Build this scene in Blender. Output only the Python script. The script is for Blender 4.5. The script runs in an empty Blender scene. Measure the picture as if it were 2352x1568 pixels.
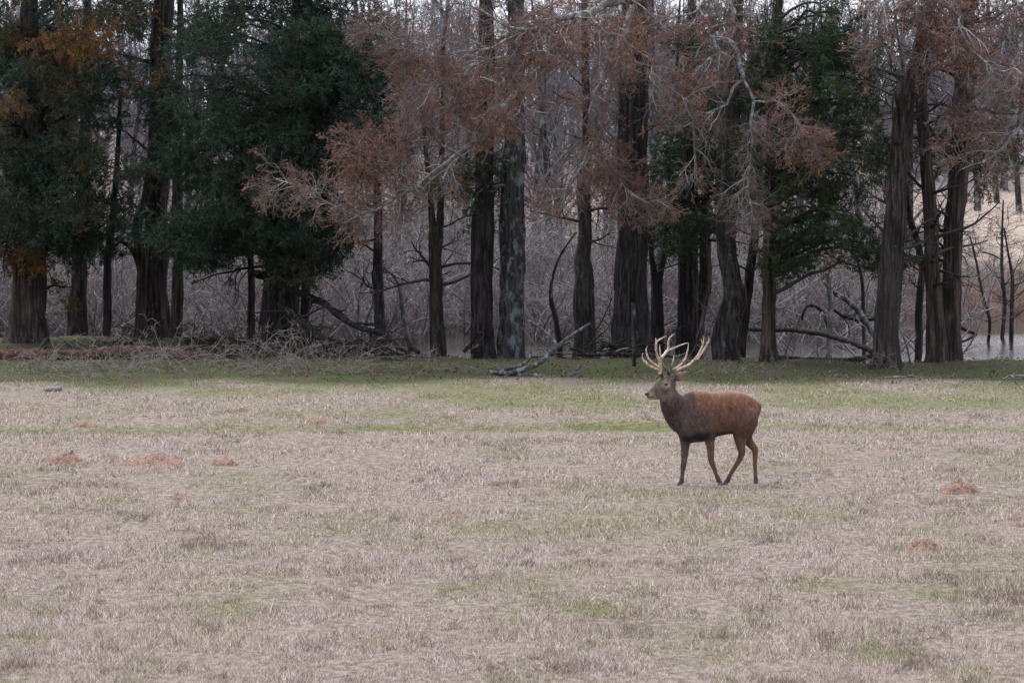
import bpy, math
import numpy as np
from mathutils import Vector

SC = bpy.context.scene
COL = SC.collection
rng = np.random.default_rng(11)
R = math.radians

# ------------------------------------------------------------------ camera, sky, sun, exposure
CAM_H, FV, YH = 4.85, 9800.0, 300.0          # camera height, focal length and horizon row (in a 2352 px wide picture)
PITCH = math.atan((784 - YH) / FV)
cam_d = bpy.data.cameras.new('camera')
cam = bpy.data.objects.new('camera', cam_d); COL.objects.link(cam)
cam_d.sensor_width = 36.0
cam_d.lens = 36.0 * FV / 2352
cam_d.clip_start, cam_d.clip_end = 0.5, 3000
cam.location = (0, 0, CAM_H)
cam.rotation_euler = (R(90) - PITCH, 0, 0)
cam_d.dof.use_dof = True
cam_d.dof.focus_distance = 60.0
cam_d.dof.aperture_fstop = 9.0
SC.camera = cam

SUN_EL, SUN_AZ = R(60), R(-28)               # azimuth clockwise from +Y
w = bpy.data.worlds.new('World'); SC.world = w; w.use_nodes = True
nt = w.node_tree
bg = nt.nodes['Background']
sky = nt.nodes.new('ShaderNodeTexSky'); sky.sky_type = 'NISHITA'; sky.sun_disc = False
sky.sun_elevation, sky.sun_rotation = SUN_EL, SUN_AZ
sky.air_density, sky.dust_density, sky.ozone_density = 1.0, 3.0, 1.5
hs = nt.nodes.new('ShaderNodeHueSaturation'); hs.inputs['Saturation'].default_value = 0.30
nt.links.new(sky.outputs[0], hs.inputs['Color'])
cl = nt.nodes.new('ShaderNodeMix'); cl.data_type = 'RGBA'; cl.inputs['Factor'].default_value = 0.55
cl.inputs['B'].default_value = (6.5, 6.9, 8.0, 1)      # the even cloud layer
nt.links.new(hs.outputs[0], cl.inputs['A'])
nt.links.new(cl.outputs['Result'], bg.inputs[0])
bg.inputs[1].default_value = 0.15
sd = bpy.data.lights.new('sun', 'SUN'); sd.energy = 2.0; sd.angle = R(35); sd.color = (1.0, 0.94, 0.88)
sun = bpy.data.objects.new('sun', sd); COL.objects.link(sun)
sdir = Vector((math.sin(SUN_AZ) * math.cos(SUN_EL), math.cos(SUN_AZ) * math.cos(SUN_EL), math.sin(SUN_EL)))
sun.rotation_euler = (-sdir).to_track_quat('-Z', 'Y').to_euler()
sun.location = sdir * 100
SC.view_settings.view_transform = 'Standard'
SC.view_settings.look = 'None'
SC.view_settings.exposure = 0.86
SC.view_settings.gamma = 1.0
SC.cycles.max_bounces = 6
SC.cycles.use_denoising = True
SC.cycles.denoiser = 'OPENIMAGEDENOISE'
SC.cycles.denoising_input_passes = 'RGB_ALBEDO_NORMAL'
SC.cycles.denoising_prefilter = 'NONE'

# ------------------------------------------------------------------ helpers
K2 = 2352 / 2560.0
cp, sp = math.cos(PITCH), math.sin(PITCH)

def at(px, py, D):
    """point seen at (px, py) of a 2352 px wide picture, D metres out"""
    u, v = (px - 1176) / FV, (784 - py) / FV
    dx, dy, dz = u, cp + v * sp, -sp + v * cp
    s = D / dy
    return np.array([dx * s, D, CAM_H + dz * s])

def at2(px, py, D):
    return at(px * K2, py * K2, D)

def gdist(py):
    """distance at which level ground is seen at row py (2352 picture)"""
    v = (784 - py) / FV
    return CAM_H * (cp + v * sp) / (sp - v * cp)

def pm(D):          # metres per 2352-picture pixel
    return D / FV

def norm(a):
    return a / np.maximum(np.linalg.norm(a, axis=-1, keepdims=True), 1e-9)

def hash2(ix, iy, seed):
    h = (ix.astype(np.int64) * 374761393 + iy.astype(np.int64) * 668265263 + seed * 974634777) & 0x7fffffff
    h = ((h ^ (h >> 13)) * 1274126177) & 0x7fffffff
    h = (h ^ (h >> 16)) & 0xffff
    return h / 65535.0

def vnoise(x, y, seed=0):
    x = np.asarray(x, float); y = np.asarray(y, float)
    ix, iy = np.floor(x), np.floor(y)
    fx, fy = x - ix, y - iy
    fx = fx * fx * (3 - 2 * fx); fy = fy * fy * (3 - 2 * fy)
    a = hash2(ix, iy, seed); b = hash2(ix + 1, iy, seed); c = hash2(ix, iy + 1, seed); d = hash2(ix + 1, iy + 1, seed)
    return (a * (1 - fx) + b * fx) * (1 - fy) + (c * (1 - fx) + d * fx) * fy

def fbm(x, y, seed=0, n=4):
    t, a, s = 0, 0.5, 1.0
    for k in range(n):
        t = t + a * vnoise(np.asarray(x) * s + 17.3 * k, np.asarray(y) * s - 9.1 * k, seed + k)
        a *= 0.5; s *= 2.03
    return t / (1 - 0.5 ** n)

def sstep(a, b, x):
    t = np.clip((np.asarray(x, float) - a) / (b - a), 0, 1)
    return t * t * (3 - 2 * t)

class MB:
    """collects quads / triangles of ONE mesh, with one float attribute per vertex"""
    def __init__(s):
        s.v, s.q, s.t, s.a, s.n = [], [], [], [], 0
    def add(s, v, q=None, t=None, a=0.0):
        v = np.asarray(v, float).reshape(-1, 3)
        s.v.append(v)
        s.a.append(np.broadcast_to(np.asarray(a, float), (len(v),)))
        if q is not None and len(q): s.q.append(np.asarray(q, np.int64).reshape(-1, 4) + s.n)
        if t is not None and len(t): s.t.append(np.asarray(t, np.int64).reshape(-1, 3) + s.n)
        s.n += len(v)
    def mesh(s, name, smooth=True):
        V = np.concatenate(s.v) if s.v else np.zeros((0, 3))
        me = bpy.data.meshes.new(name)
        Q = np.concatenate(s.q) if s.q else np.zeros((0, 4), int)
        T = np.concatenate(s.t) if s.t else np.zeros((0, 3), int)
        me.vertices.add(len(V)); me.vertices.foreach_set('co', V.astype(np.float32).ravel())
        nl = len(Q) * 4 + len(T) * 3
        me.loops.add(nl); me.loops.foreach_set('vertex_index', np.concatenate([Q.ravel(), T.ravel()]).astype(np.int32))
        me.polygons.add(len(Q) + len(T))
        st = np.concatenate([np.arange(len(Q)) * 4, len(Q) * 4 + np.arange(len(T)) * 3]).astype(np.int32)
        me.polygons.foreach_set('loop_start', st)
        if smooth: me.polygons.foreach_set('use_smooth', np.ones(len(st), bool))
        at_ = me.attributes.new('mixv', 'FLOAT', 'POINT')
        at_.data.foreach_set('value', np.concatenate(s.a).astype(np.float32))
        me.update(); me.validate()
        return me
    def build(s, name, mat, parent=None, smooth=True):
        o = bpy.data.objects.new(name, s.mesh(name, smooth)); COL.objects.link(o)
        if mat: o.data.materials.append(mat)
        if parent is not None:
            o.parent = parent
            o.matrix_parent_inverse = parent.matrix_basis.inverted()
        return o

def tag(o, label=None, cat=None, group=None, kind=None):
    if label: o['label'] = label
    if cat: o['category'] = cat
    if group: o['group'] = group
    if kind: o['kind'] = kind
    return o

def empty(name, loc, label, cat, group=None):
    o = bpy.data.objects.new(name, None); COL.objects.link(o)
    o.empty_display_size = 0.2
    o.location = tuple(float(c) for c in loc)
    return tag(o, label, cat, group)

def tubes(mb, P, Rr, S=3, a=0.0, cap=False, ridge=None, r_=None):
    """P (M,K,3) polylines, Rr (M,K) radii -> S sided tubes"""
    P = np.asarray(P, float); Rr = np.asarray(Rr, float)
    if P.ndim == 2: P, Rr = P[None], Rr[None]
    M, K, _ = P.shape
    T = np.empty_like(P)
    T[:, 1:-1] = P[:, 2:] - P[:, :-2]; T[:, 0] = P[:, 1] - P[:, 0]; T[:, -1] = P[:, -1] - P[:, -2]
    T = norm(T)
    main = norm(P[:, -1] - P[:, 0])
    ref = np.where(np.abs(main[:, 2:3]) > 0.7, np.array([[1.0, 0.13, 0]]), np.array([[0.1, 0.05, 1.0]]))
    A = norm(np.cross(T, ref[:, None, :])); B = np.cross(T, A)
    th = np.arange(S) * 2 * np.pi / S
    rad = Rr[:, :, None] * np.ones(S)
    if ridge is not None: rad = rad * ridge
    V = P[:, :, None, :] + rad[..., None] * (np.cos(th)[None, None, :, None] * A[:, :, None, :] + np.sin(th)[None, None, :, None] * B[:, :, None, :])
    k, s = np.meshgrid(np.arange(K - 1), np.arange(S), indexing='ij')
    q = np.stack([k * S + s, k * S + (s + 1) % S, (k + 1) * S + (s + 1) % S, (k + 1) * S + s], -1).reshape(-1, 4)
    Q = (q[None] + (np.arange(M) * K * S)[:, None, None]).reshape(-1, 4)
    av = a if np.ndim(a) == 0 else np.repeat(np.asarray(a, float), K * S)
    t = None
    V = V.reshape(-1, 3)
    if cap:
        ts = []
        ends = []
        for m in range(M):
            for kk in (0, K - 1):
                ci = len(V) + len(ends); ends.append(P[m, kk])
                b = m * K * S + kk * S
                for i in range(S):
                    ts.append((b + i, b + (i + 1) % S, ci) if kk else (b + (i + 1) % S, b + i, ci))
        V = np.concatenate([V, np.array(ends)]); t = ts
        if np.ndim(av): av = np.concatenate([av, np.zeros(len(ends))])
    mb.add(V, Q, t, av)

def resample(P, Rr, n):
    """Catmull-Rom resampling of one polyline"""
    P = np.asarray(P, float); Rr = np.asarray(Rr, float)
    X = np.concatenate([P, Rr[:, None]], 1)
    X = np.concatenate([[2 * X[0] - X[1]], X, [2 * X[-1] - X[-2]]])
    seg = np.linalg.norm(np.diff(P, axis=0), axis=1); c = np.concatenate([[0], np.cumsum(seg)])
    u = np.linspace(0, c[-1], n)
    i = np.clip(np.searchsorted(c, u, side='right') - 1, 0, len(P) - 2)
    t = ((u - c[i]) / np.maximum(seg[i], 1e-9))[:, None]
    p0, p1, p2, p3 = X[i], X[i + 1], X[i + 2], X[i + 3]
    o = 0.5 * ((2 * p1) + (-p0 + p2) * t + (2 * p0 - 5 * p1 + 4 * p2 - p3) * t ** 2 + (-p0 + 3 * p1 - 3 * p2 + p3) * t ** 3)
    return o[:, :3], np.maximum(o[:, 3], Rr.min() * 0.6)

def grow(start, d, L, K=5, wander=0.25, bend=(0, 0, 0)):
    """M wandering polylines of K points"""
    M = len(start); P = np.empty((M, K, 3)); P[:, 0] = start
    d = norm(np.asarray(d, float)); L = np.broadcast_to(np.asarray(L, float), (M,))
    for k in range(1, K):
        d = norm(d + rng.normal(0, wander, (M, 3)) + np.asarray(bend))
        P[:, k] = P[:, k - 1] + d * (L / (K - 1))[:, None]
    return P

def spawn(P, n, tmin, tmax, L, ang=0.9, K=5, wander=0.25, bend=(0, 0, 0), Rp=None, rr=0.6, rmin=0.002):
    """n children on every parent polyline; returns polylines and radii"""
    M, Kp, _ = P.shape
    m = np.repeat(np.arange(M), n); t = rng.uniform(tmin, tmax, M * n) * (Kp - 1)
    i = np.minimum(t.astype(int), Kp - 2); f = (t - i)[:, None]
    st = P[m, i] * (1 - f) + P[m, i + 1] * f
    tan = norm(P[m, i + 1] - P[m, i])
    side = norm(np.cross(tan, rng.normal(0, 1, (M * n, 3))))
    an = rng.uniform(ang * 0.6, ang * 1.3, M * n)[:, None]
    d = tan * np.cos(an) + side * np.sin(an)
    Lc = np.broadcast_to(np.asarray(L, float), (M,))[m] * rng.uniform(0.5, 1.2, M * n) * (1.15 - 0.55 * t / (Kp - 1))
    C = grow(st, d, Lc, K, wander, bend)
    if Rp is not None:
        r0 = (Rp[m, i] * (1 - f[:, 0]) + Rp[m, i + 1] * f[:, 0]) * rr
        r0 = np.maximum(r0, rmin)
    else:
        r0 = np.full(M * n, rmin)
    Rc = np.maximum(r0[:, None] * np.linspace(1, 0.35, K), rmin * 0.6)
    return C, Rc

def leaves(mb, pos, d, L, W, a=0.0):
    """kite shaped leaf quads at pos, pointing along d"""
    n = len(pos)
    d = norm(d); s = norm(np.cross(d, rng.normal(0, 1, (n, 3))))
    L = np.broadcast_to(L, (n,))[:, None]; W = np.broadcast_to(W, (n,))[:, None]
    nn = np.cross(d, s)
    V = np.stack([pos, pos + d * L * 0.5 + s * W * 0.5 + nn * W * 0.25, pos + d * L, pos + d * L * 0.5 - s * W * 0.5 + nn * W * 0.25], 1)
    Q = np.arange(n * 4).reshape(n, 4)
    mb.add(V.reshape(-1, 3), Q, None, np.repeat(np.broadcast_to(a, (n,)), 4))

GN_CACHE = {}
def gn_group(npro):
    """node group: vertices with pid >= 100 are points, the faces with pid k are what stands on them"""
    if npro in GN_CACHE: return GN_CACHE[npro]
    g = bpy.data.node_groups.new('scatter_%d' % npro, 'GeometryNodeTree')
    g.interface.new_socket('Geometry', in_out='INPUT', socket_type='NodeSocketGeometry')
    g.interface.new_socket('Geometry', in_out='OUTPUT', socket_type='NodeSocketGeometry')
    N, L = g.nodes, g.links
    gi, go = N.new('NodeGroupInput'), N.new('NodeGroupOutput')
    def named(nm, ty):
        x = N.new('GeometryNodeInputNamedAttribute'); x.data_type = ty; x.inputs['Name'].default_value = nm
        return x.outputs['Attribute']
    pid, rot, scl = named('pid', 'FLOAT'), named('rot', 'FLOAT_VECTOR'), named('scl', 'FLOAT_VECTOR')
    def pick(v):
        c = N.new('FunctionNodeCompare'); c.data_type = 'FLOAT'; c.operation = 'EQUAL'
        L.new(pid, c.inputs[0]); c.inputs[1].default_value = v; c.inputs['Epsilon'].default_value = 0.2
        sgeo = N.new('GeometryNodeSeparateGeometry'); sgeo.domain = 'POINT'
        L.new(gi.outputs[0], sgeo.inputs[0]); L.new(c.outputs[0], sgeo.inputs['Selection'])
        return sgeo.outputs[0]
    jn = N.new('GeometryNodeJoinGeometry')
    for k in range(npro):
        ip = N.new('GeometryNodeInstanceOnPoints')
        L.new(pick(100 + k), ip.inputs['Points']); L.new(pick(k), ip.inputs['Instance'])
        er = N.new('FunctionNodeEulerToRotation'); L.new(rot, er.inputs[0]); L.new(er.outputs[0], ip.inputs['Rotation'])
        L.new(scl, ip.inputs['Scale'])
        L.new(ip.outputs[0], jn.inputs[0])
    L.new(jn.outputs[0], go.inputs[0])
    GN_CACHE[npro] = g
    return g

def gn_scatter(name, protos, pts, rot, scl, mixv, mat, parent=None, pid=None):
    out = MB(); P_ = [] ; n = len(pts)
    for k, m in enumerate(protos):
        nv_ = sum(len(v) for v in m.v)
        out.add(np.concatenate(m.v), np.concatenate(m.q) if m.q else None, np.concatenate(m.t) if m.t else None)
        P_.append(np.full(nv_, float(k)))
    if pid is None: pid = rng.integers(0, len(protos), n)
    out.add(pts, None, None, mixv)
    P_.append(100.0 + np.asarray(pid))
    o = out.build(name, mat, parent, smooth=False)
    np_ = sum(len(p) for p in P_) - n
    def pa(nm, ty, arr, w):
        a_ = o.data.attributes.new(nm, ty, 'POINT')
        a_.data.foreach_set('vector' if w == 3 else 'value', np.asarray(arr, np.float32).ravel())
    pa('pid', 'FLOAT', np.concatenate(P_), 1)
    pa('rot', 'FLOAT_VECTOR', np.concatenate([np.zeros((np_, 3)), rot]), 3)
    scl = np.asarray(scl, float); scl = np.repeat(scl[:, None], 3, 1) if scl.ndim == 1 else scl
    pa('scl', 'FLOAT_VECTOR', np.concatenate([np.ones((np_, 3)), scl]), 3)
    md = o.modifiers.new('scatter', 'NODES'); md.node_group = gn_group(len(protos))
    o['kind'] = 'stuff'
    return o

def euler_x(d, roll):
    """XYZ euler angles that turn +X to the directions d after rolling about X"""
    d = norm(d)
    return np.stack([roll, -np.arcsin(np.clip(d[:, 2], -1, 1)), np.arctan2(d[:, 1], d[:, 0])], -1)

# ------------------------------------------------------------------ materials
def mat_new(name):
    m = bpy.data.materials.new(name); m.use_nodes = True
    n = m.node_tree.nodes; n.clear()
    out = n.new('ShaderNodeOutputMaterial'); b = n.new('ShaderNodeBsdfPrincipled')
    m.node_tree.links.new(b.outputs[0], out.inputs[0])
    return m, n, m.node_tree.links, b

def mixc(n, l, fac, a, b, mode='MIX'):
    x = n.new('ShaderNodeMix'); x.data_type = 'RGBA'; x.blend_type = mode
    for key, val in (('Factor', fac), ('A', a), ('B', b)):
        if hasattr(val, 'is_linked') or hasattr(val, 'links'): l.new(val, x.inputs[key])
        elif key == 'Factor': x.inputs[key].default_value = val
        else: x.inputs[key].default_value = (*val, 1)
    return x.outputs['Result']

def ramp(n, l, src, lo, hi, a=0.0, b=1.0):
    x = n.new('ShaderNodeMapRange'); x.interpolation_type = 'SMOOTHSTEP'
    l.new(src, x.inputs[0])
    x.inputs[1].default_value, x.inputs[2].default_value, x.inputs[3].default_value, x.inputs[4].default_value = lo, hi, a, b
    return x.outputs[0]

def noise(n, l, scale=(1, 1, 1), sc=1.0, det=4, rough=0.6, obj=False):
    g = n.new('ShaderNodeNewGeometry'); mp = n.new('ShaderNodeMapping'); mp.inputs['Scale'].default_value = scale
    src = g.outputs['Position']
    if obj:
        tc = n.new('ShaderNodeTexCoord'); src = tc.outputs['Object']
    l.new(src, mp.inputs[0])
    x = n.new('ShaderNodeTexNoise'); x.inputs['Scale'].default_value = sc; x.inputs['Detail'].default_value = det; x.inputs['Roughness'].default_value = rough
    l.new(mp.outputs[0], x.inputs[0])
    return x.outputs['Fac']

def bark(name, c1, c2, lichen=0.0, lc=(0.30, 0.33, 0.30), stretch=0.14, bump=0.6, moss=0.0):
    m, n, l, b = mat_new(name)
    f = noise(n, l, (1, 1, stretch), 14, 5, 0.65)
    f2 = noise(n, l, (1, 1, 0.5), 1.6, 3, 0.5)
    fb = noise(n, l, (1, 1, stretch * 1.6), 34, 3, 0.6)
    c = mixc(n, l, ramp(n, l, f, 0.40, 0.62), c1, c2)
    c = mixc(n, l, ramp(n, l, fb, 0.44, 0.58, 0.0, 0.55), c, tuple(x * 0.6 for x in c1))
    c = mixc(n, l, ramp(n, l, f2, 0.35, 0.7, 0.0, 0.55), c, tuple(0.5 * (x + y) * 0.75 for x, y in zip(c1, c2)))
    if lichen > 0:
        f3 = noise(n, l, (1, 1, 0.55), 5.5, 6, 0.7)
        c = mixc(n, l, ramp(n, l, f3, 0.66 - 0.22 * lichen, 0.76 - 0.2 * lichen, 0, 0.85), c, lc)
    if moss > 0:
        f4 = noise(n, l, (1, 1, 0.4), 2.4, 5, 0.6)
        c = mixc(n, l, ramp(n, l, f4, 0.62 - 0.2 * moss, 0.75 - 0.2 * moss, 0, 0.8), c, (0.030, 0.043, 0.018))
    l.new(c, b.inputs['Base Color']); b.inputs['Roughness'].default_value = 0.92
    b.inputs['Specular IOR Level'].default_value = 0.15
    bp = n.new('ShaderNodeBump'); bp.inputs['Strength'].default_value = bump; bp.inputs['Distance'].default_value = 0.04
    l.new(f, bp.inputs['Height']); l.new(bp.outputs[0], b.inputs['Normal'])
    return m

def twig(name, c1, c2, c3=None):
    m, n, l, b = mat_new(name)
    g = n.new('ShaderNodeNewGeometry')
    c = mixc(n, l, g.outputs['Random Per Island'], c1, c2)
    if c3:
        f = noise(n, l, (1, 1, 1), 0.8, 3)
        c = mixc(n, l, ramp(n, l, f, 0.42, 0.62), c, c3)
    l.new(c, b.inputs['Base Color']); b.inputs['Roughness'].default_value = 0.9; b.inputs['Specular IOR Level'].default_value = 0.15
    return m

def foliage(name, c1, c2, brown, sc=1.1):
    m, n, l, b = mat_new(name)
    g = n.new('ShaderNodeNewGeometry'); at_ = n.new('ShaderNodeAttribute'); at_.attribute_name = 'mixv'; at_.attribute_type = 'INSTANCER'
    oi = n.new('ShaderNodeObjectInfo')
    av = n.new('ShaderNodeMath'); av.operation = 'MULTIPLY_ADD'; l.new(oi.outputs['Random'], av.inputs[0]); av.inputs[1].default_value = 0.6
    hv = n.new('ShaderNodeMath'); hv.operation = 'MULTIPLY'; l.new(g.outputs['Random Per Island'], hv.inputs[0]); hv.inputs[1].default_value = 0.4
    l.new(hv.outputs[0], av.inputs[2])
    c = mixc(n, l, av.outputs[0], c1, c2)
    f = noise(n, l, (1, 1, 1), sc, 3)
    c = mixc(n, l, ramp(n, l, f, 0.45, 0.68, 0, 0.6), c, tuple(x * 0.55 for x in c1))
    c = mixc(n, l, at_.outputs['Fac'], c, brown)
    l.new(c, b.inputs['Base Color']); b.inputs['Roughness'].default_value = 0.8; b.inputs['Specular IOR Level'].default_value = 0.2
    return m

M_cedar_bark = bark('cedar_bark', (0.012, 0.010, 0.0095), (0.088, 0.071, 0.065), 0.2, lc=(0.15, 0.155, 0.15), stretch=0.07, bump=0.9)
M_red_bark = bark('red_cedar_bark', (0.018, 0.014, 0.013), (0.105, 0.078, 0.070), 0.22, lc=(0.17, 0.165, 0.16), stretch=0.06, bump=0.9)
M_dark_bark = bark('dark_bark', (0.010, 0.009, 0.009), (0.060, 0.053, 0.052), 0.12, lc=(0.14, 0.15, 0.14), stretch=0.10, bump=1.0)
M_grey_bark = bark('grey_bark', (0.015, 0.0135, 0.013), (0.080, 0.073, 0.071), 0.28, lc=(0.15, 0.165, 0.16), stretch=0.12, bump=0.9, moss=0.15)
M_lichen_bark = bark('lichen_bark', (0.028, 0.026, 0.028), (0.11, 0.104, 0.108), 0.75, lc=(0.19, 0.215, 0.215), stretch=0.16)
M_mossy_bark = bark('mossy_bark', (0.018, 0.016, 0.013), (0.08, 0.072, 0.062), 0.3, lc=(0.17, 0.19, 0.17), moss=0.25)
M_pale_bark = bark('pale_bark', (0.09, 0.085, 0.085), (0.30, 0.295, 0.295), 0.6, lc=(0.38, 0.41, 0.41), stretch=0.4, bump=0.5)
M_rot = bark('rotten_wood', (0.030, 0.019, 0.016), (0.17, 0.088, 0.066), 0.0, stretch=1.0, moss=0.25)
M_twig_pale = twig('pale_twig', (0.17, 0.158, 0.155), (0.46, 0.44, 0.44), (0.22, 0.185, 0.175))
M_twig_rust = twig('brown_twig', (0.07, 0.056, 0.052), (0.26, 0.22, 0.21), (0.12, 0.085, 0.075))
M_twig_grey = twig('grey_twig', (0.05, 0.044, 0.044), (0.40, 0.368, 0.378), (0.14, 0.122, 0.125))
M_twig_dark = twig('dark_twig', (0.014, 0.013, 0.013), (0.055, 0.048, 0.047))
M_twig_far = twig('far_twig', (0.085, 0.078, 0.088), (0.21, 0.194, 0.214), (0.10, 0.085, 0.09))
M_bramble = twig('bramble_stem', (0.06, 0.050, 0.045), (0.34, 0.295, 0.265))
M_cedar_leaf = foliage('cedar_leaf', (0.012, 0.027, 0.020), (0.052, 0.096, 0.064), (0.17, 0.085, 0.030))
M_cedar_leaf2 = foliage('cedar_leaf_green', (0.015, 0.033, 0.018), (0.050, 0.090, 0.040), (0.17, 0.08, 0.035))
M_rust_leaf = foliage('rust_leaf', (0.16, 0.080, 0.058), (0.42, 0.205, 0.145), (0.15, 0.105, 0.07), 0.9)
M_clay = None

# ------------------------------------------------------------------ terrain
def bank_edge(x):
    x = np.asarray(x, float)
    e = 90.3 + 8.6 * sstep(-4.2, -7.2, x) - 1.6 * sstep(5.0, 8.5, x)
    return e + 1.2 * (fbm(x * 0.5, x * 0 + 3.3, 5, 3) - 0.5)

def far_edge(x):
    return 120.0 + 5.0 * (fbm(np.asarray(x) * 0.12, np.asarray(x) * 0 + 8.1, 9, 3) - 0.5) + 2.0 * sstep(6, 11, x)

def terrain(x, y):
    x = np.asarray(x, float); y = np.asarray(y, float)
    z = 0.10 * (fbm(x * 0.35, y * 0.22, 2, 3) - 0.5) * sstep(20, 40, y)
    z = z * (1 - 0.85 * np.exp(-((x - 3.3) ** 2 + (y - 58.3) ** 2) / 3.0))
    z = z + 0.10 * np.clip(32 - y, 0, 60)
    z = z + 0.0 * np.exp(-((y - 67.6 - 0.05 * x - 1.5 * (vnoise(x * 0.3, x * 0, 15) - 0.5)) / 0.6) ** 2) - 0.05 * np.exp(-((y - 69.2 - 0.05 * x - 1.5 * (vnoise(x * 0.3, x * 0, 15) - 0.5)) / 0.9) ** 2)
    e = bank_edge(x)
    z = z + 0.12 * sstep(-3.5, -1.0, y - e) * (fbm(x * 0.8, y * 0.8, 21, 3) + 0.1)
    down = sstep(-0.3, 3.2, y - e); fe = far_edge(x); up = sstep(-1.5, 3.5, y - fe)
    z = z - 1.15 * down * (1 - up)
    far = 0.25 + 0.018 * np.clip(y - 128, 0, 72) + 0.055 * np.clip(y - 200, 0, 90) + 0.004 * np.clip(y - 290, 0, 300)
    far = far + 0.5 * (fbm(x * 0.15, y * 0.1, 31, 3) - 0.5) * sstep(126, 150, y)
    far = far + 0.30 * np.exp(-((x - 13.0) / 4.5) ** 2 - ((y - fe - 5.5) / 3.0) ** 2)
    z = z * (1 - up) + (far) * up
    return z

def axis(parts):
    return np.unique(np.concatenate([np.arange(a, b, s) for a, b, s in parts]).round(4))

xs = axis([(-500, -120, 40), (-120, -40, 8), (-40, -14, 1.0), (-14, 14, 0.4), (14, 40, 1.0), (40, 120, 8), (120, 501, 40)])
ys = axis([(-60, 20, 5), (20, 34, 1.0), (34, 96, 0.4), (96, 135, 0.6), (135, 300, 3), (300, 1000, 50)])

GREEN_SPOTS = [(590, 1185, 60, 14), (300, 1255, 60, 14), (340, 1302, 40, 12), (1380, 1135, 50, 14), (1440, 1215, 80, 18), (1340, 1255, 40, 14),
               (2070, 1465, 160, 26), (2330, 1480, 170, 26), (130, 1490, 60, 18), (110, 1540, 60, 16), (560, 1530, 140, 34), (1350, 1460, 90, 26),
               (1480, 1530, 120, 30), (640, 1495, 60, 14), (950, 1610, 40, 12), (2250, 1160, 60, 10), (2530, 1160, 60, 12), (2000, 1285, 140, 18), (980, 1025, 90, 22),
               (1150, 1480, 120, 26), (2460, 1390, 120, 10), (380, 1660, 40, 10), (2200, 1640, 140, 28), (560, 1055, 70, 10)]
SPOTS = []
for (px, py, rx, ry) in GREEN_SPOTS:
    D_ = gdist(py * K2); g_ = at2(px, py, D_)
    SPOTS.append((g_[0], g_[1], rx * K2 * pm(D_), abs(gdist((py - ry) * K2) - D_)))

def field_tint(x, y):
    """how green (0..1) and how dark/matted (0..1) the sward is"""
    x = np.asarray(x, float); y = np.asarray(y, float)
    n1 = fbm(x * 0.55, y * 0.25, 41, 4); n2 = fbm(x * 1.5, y * 0.7, 51, 3)
    g = 0.03 + 0.22 * sstep(0.54, 0.74, n1) + 0.18 * sstep(0.55, 0.8, n2)
    track = np.exp(-((y - 69.4 - 0.05 * x - 1.5 * (vnoise(x * 0.3, x * 0, 15) - 0.5) + 0.8 * (n2 - 0.5)) / 0.9) ** 2) * (0.55 + 0.8 * sstep(0.35, 0.6, n1))
    back = sstep(70, 73, y) * (0.12 + 0.55 * sstep(0.42, 0.68, n1))
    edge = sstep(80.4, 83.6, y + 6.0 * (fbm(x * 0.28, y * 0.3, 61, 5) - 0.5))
    g = np.maximum(np.maximum(g, track), back)
    for (sx, sy, srx, sry) in SPOTS:
        g = np.maximum(g, 0.55 * np.exp(-((x - sx) / (srx * 0.8)) ** 2 - ((y - sy) / (sry * 0.8)) ** 2) * (0.4 + n2))
    d = (0.45 * sstep(0.62, 0.80, fbm(x * 1.1, y * 0.5, 71, 4)) + 0.50 * sstep(0.58, 0.78, fbm(x * 5.5, y * 2.2, 73, 3)) + 0.10) * (1 - 0.5 * edge)
    return np.clip(g, 0, 1), np.clip(d, 0, 1), edge

gx, gy = np.meshgrid(xs, ys)
gz = terrain(gx, gy)
mb = MB()
nx, ny = len(xs), len(ys)
j, i = np.meshgrid(np.arange(ny - 1), np.arange(nx - 1), indexing='ij')
quads = np.stack([j * nx + i, j * nx + i + 1, (j + 1) * nx + i + 1, (j + 1) * nx + i], -1).reshape(-1, 4)
gg, gd, ge = field_tint(gx, gy)
mb.add(np.stack([gx, gy, gz], -1).reshape(-1, 3), quads, None, gg.ravel())

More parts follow.
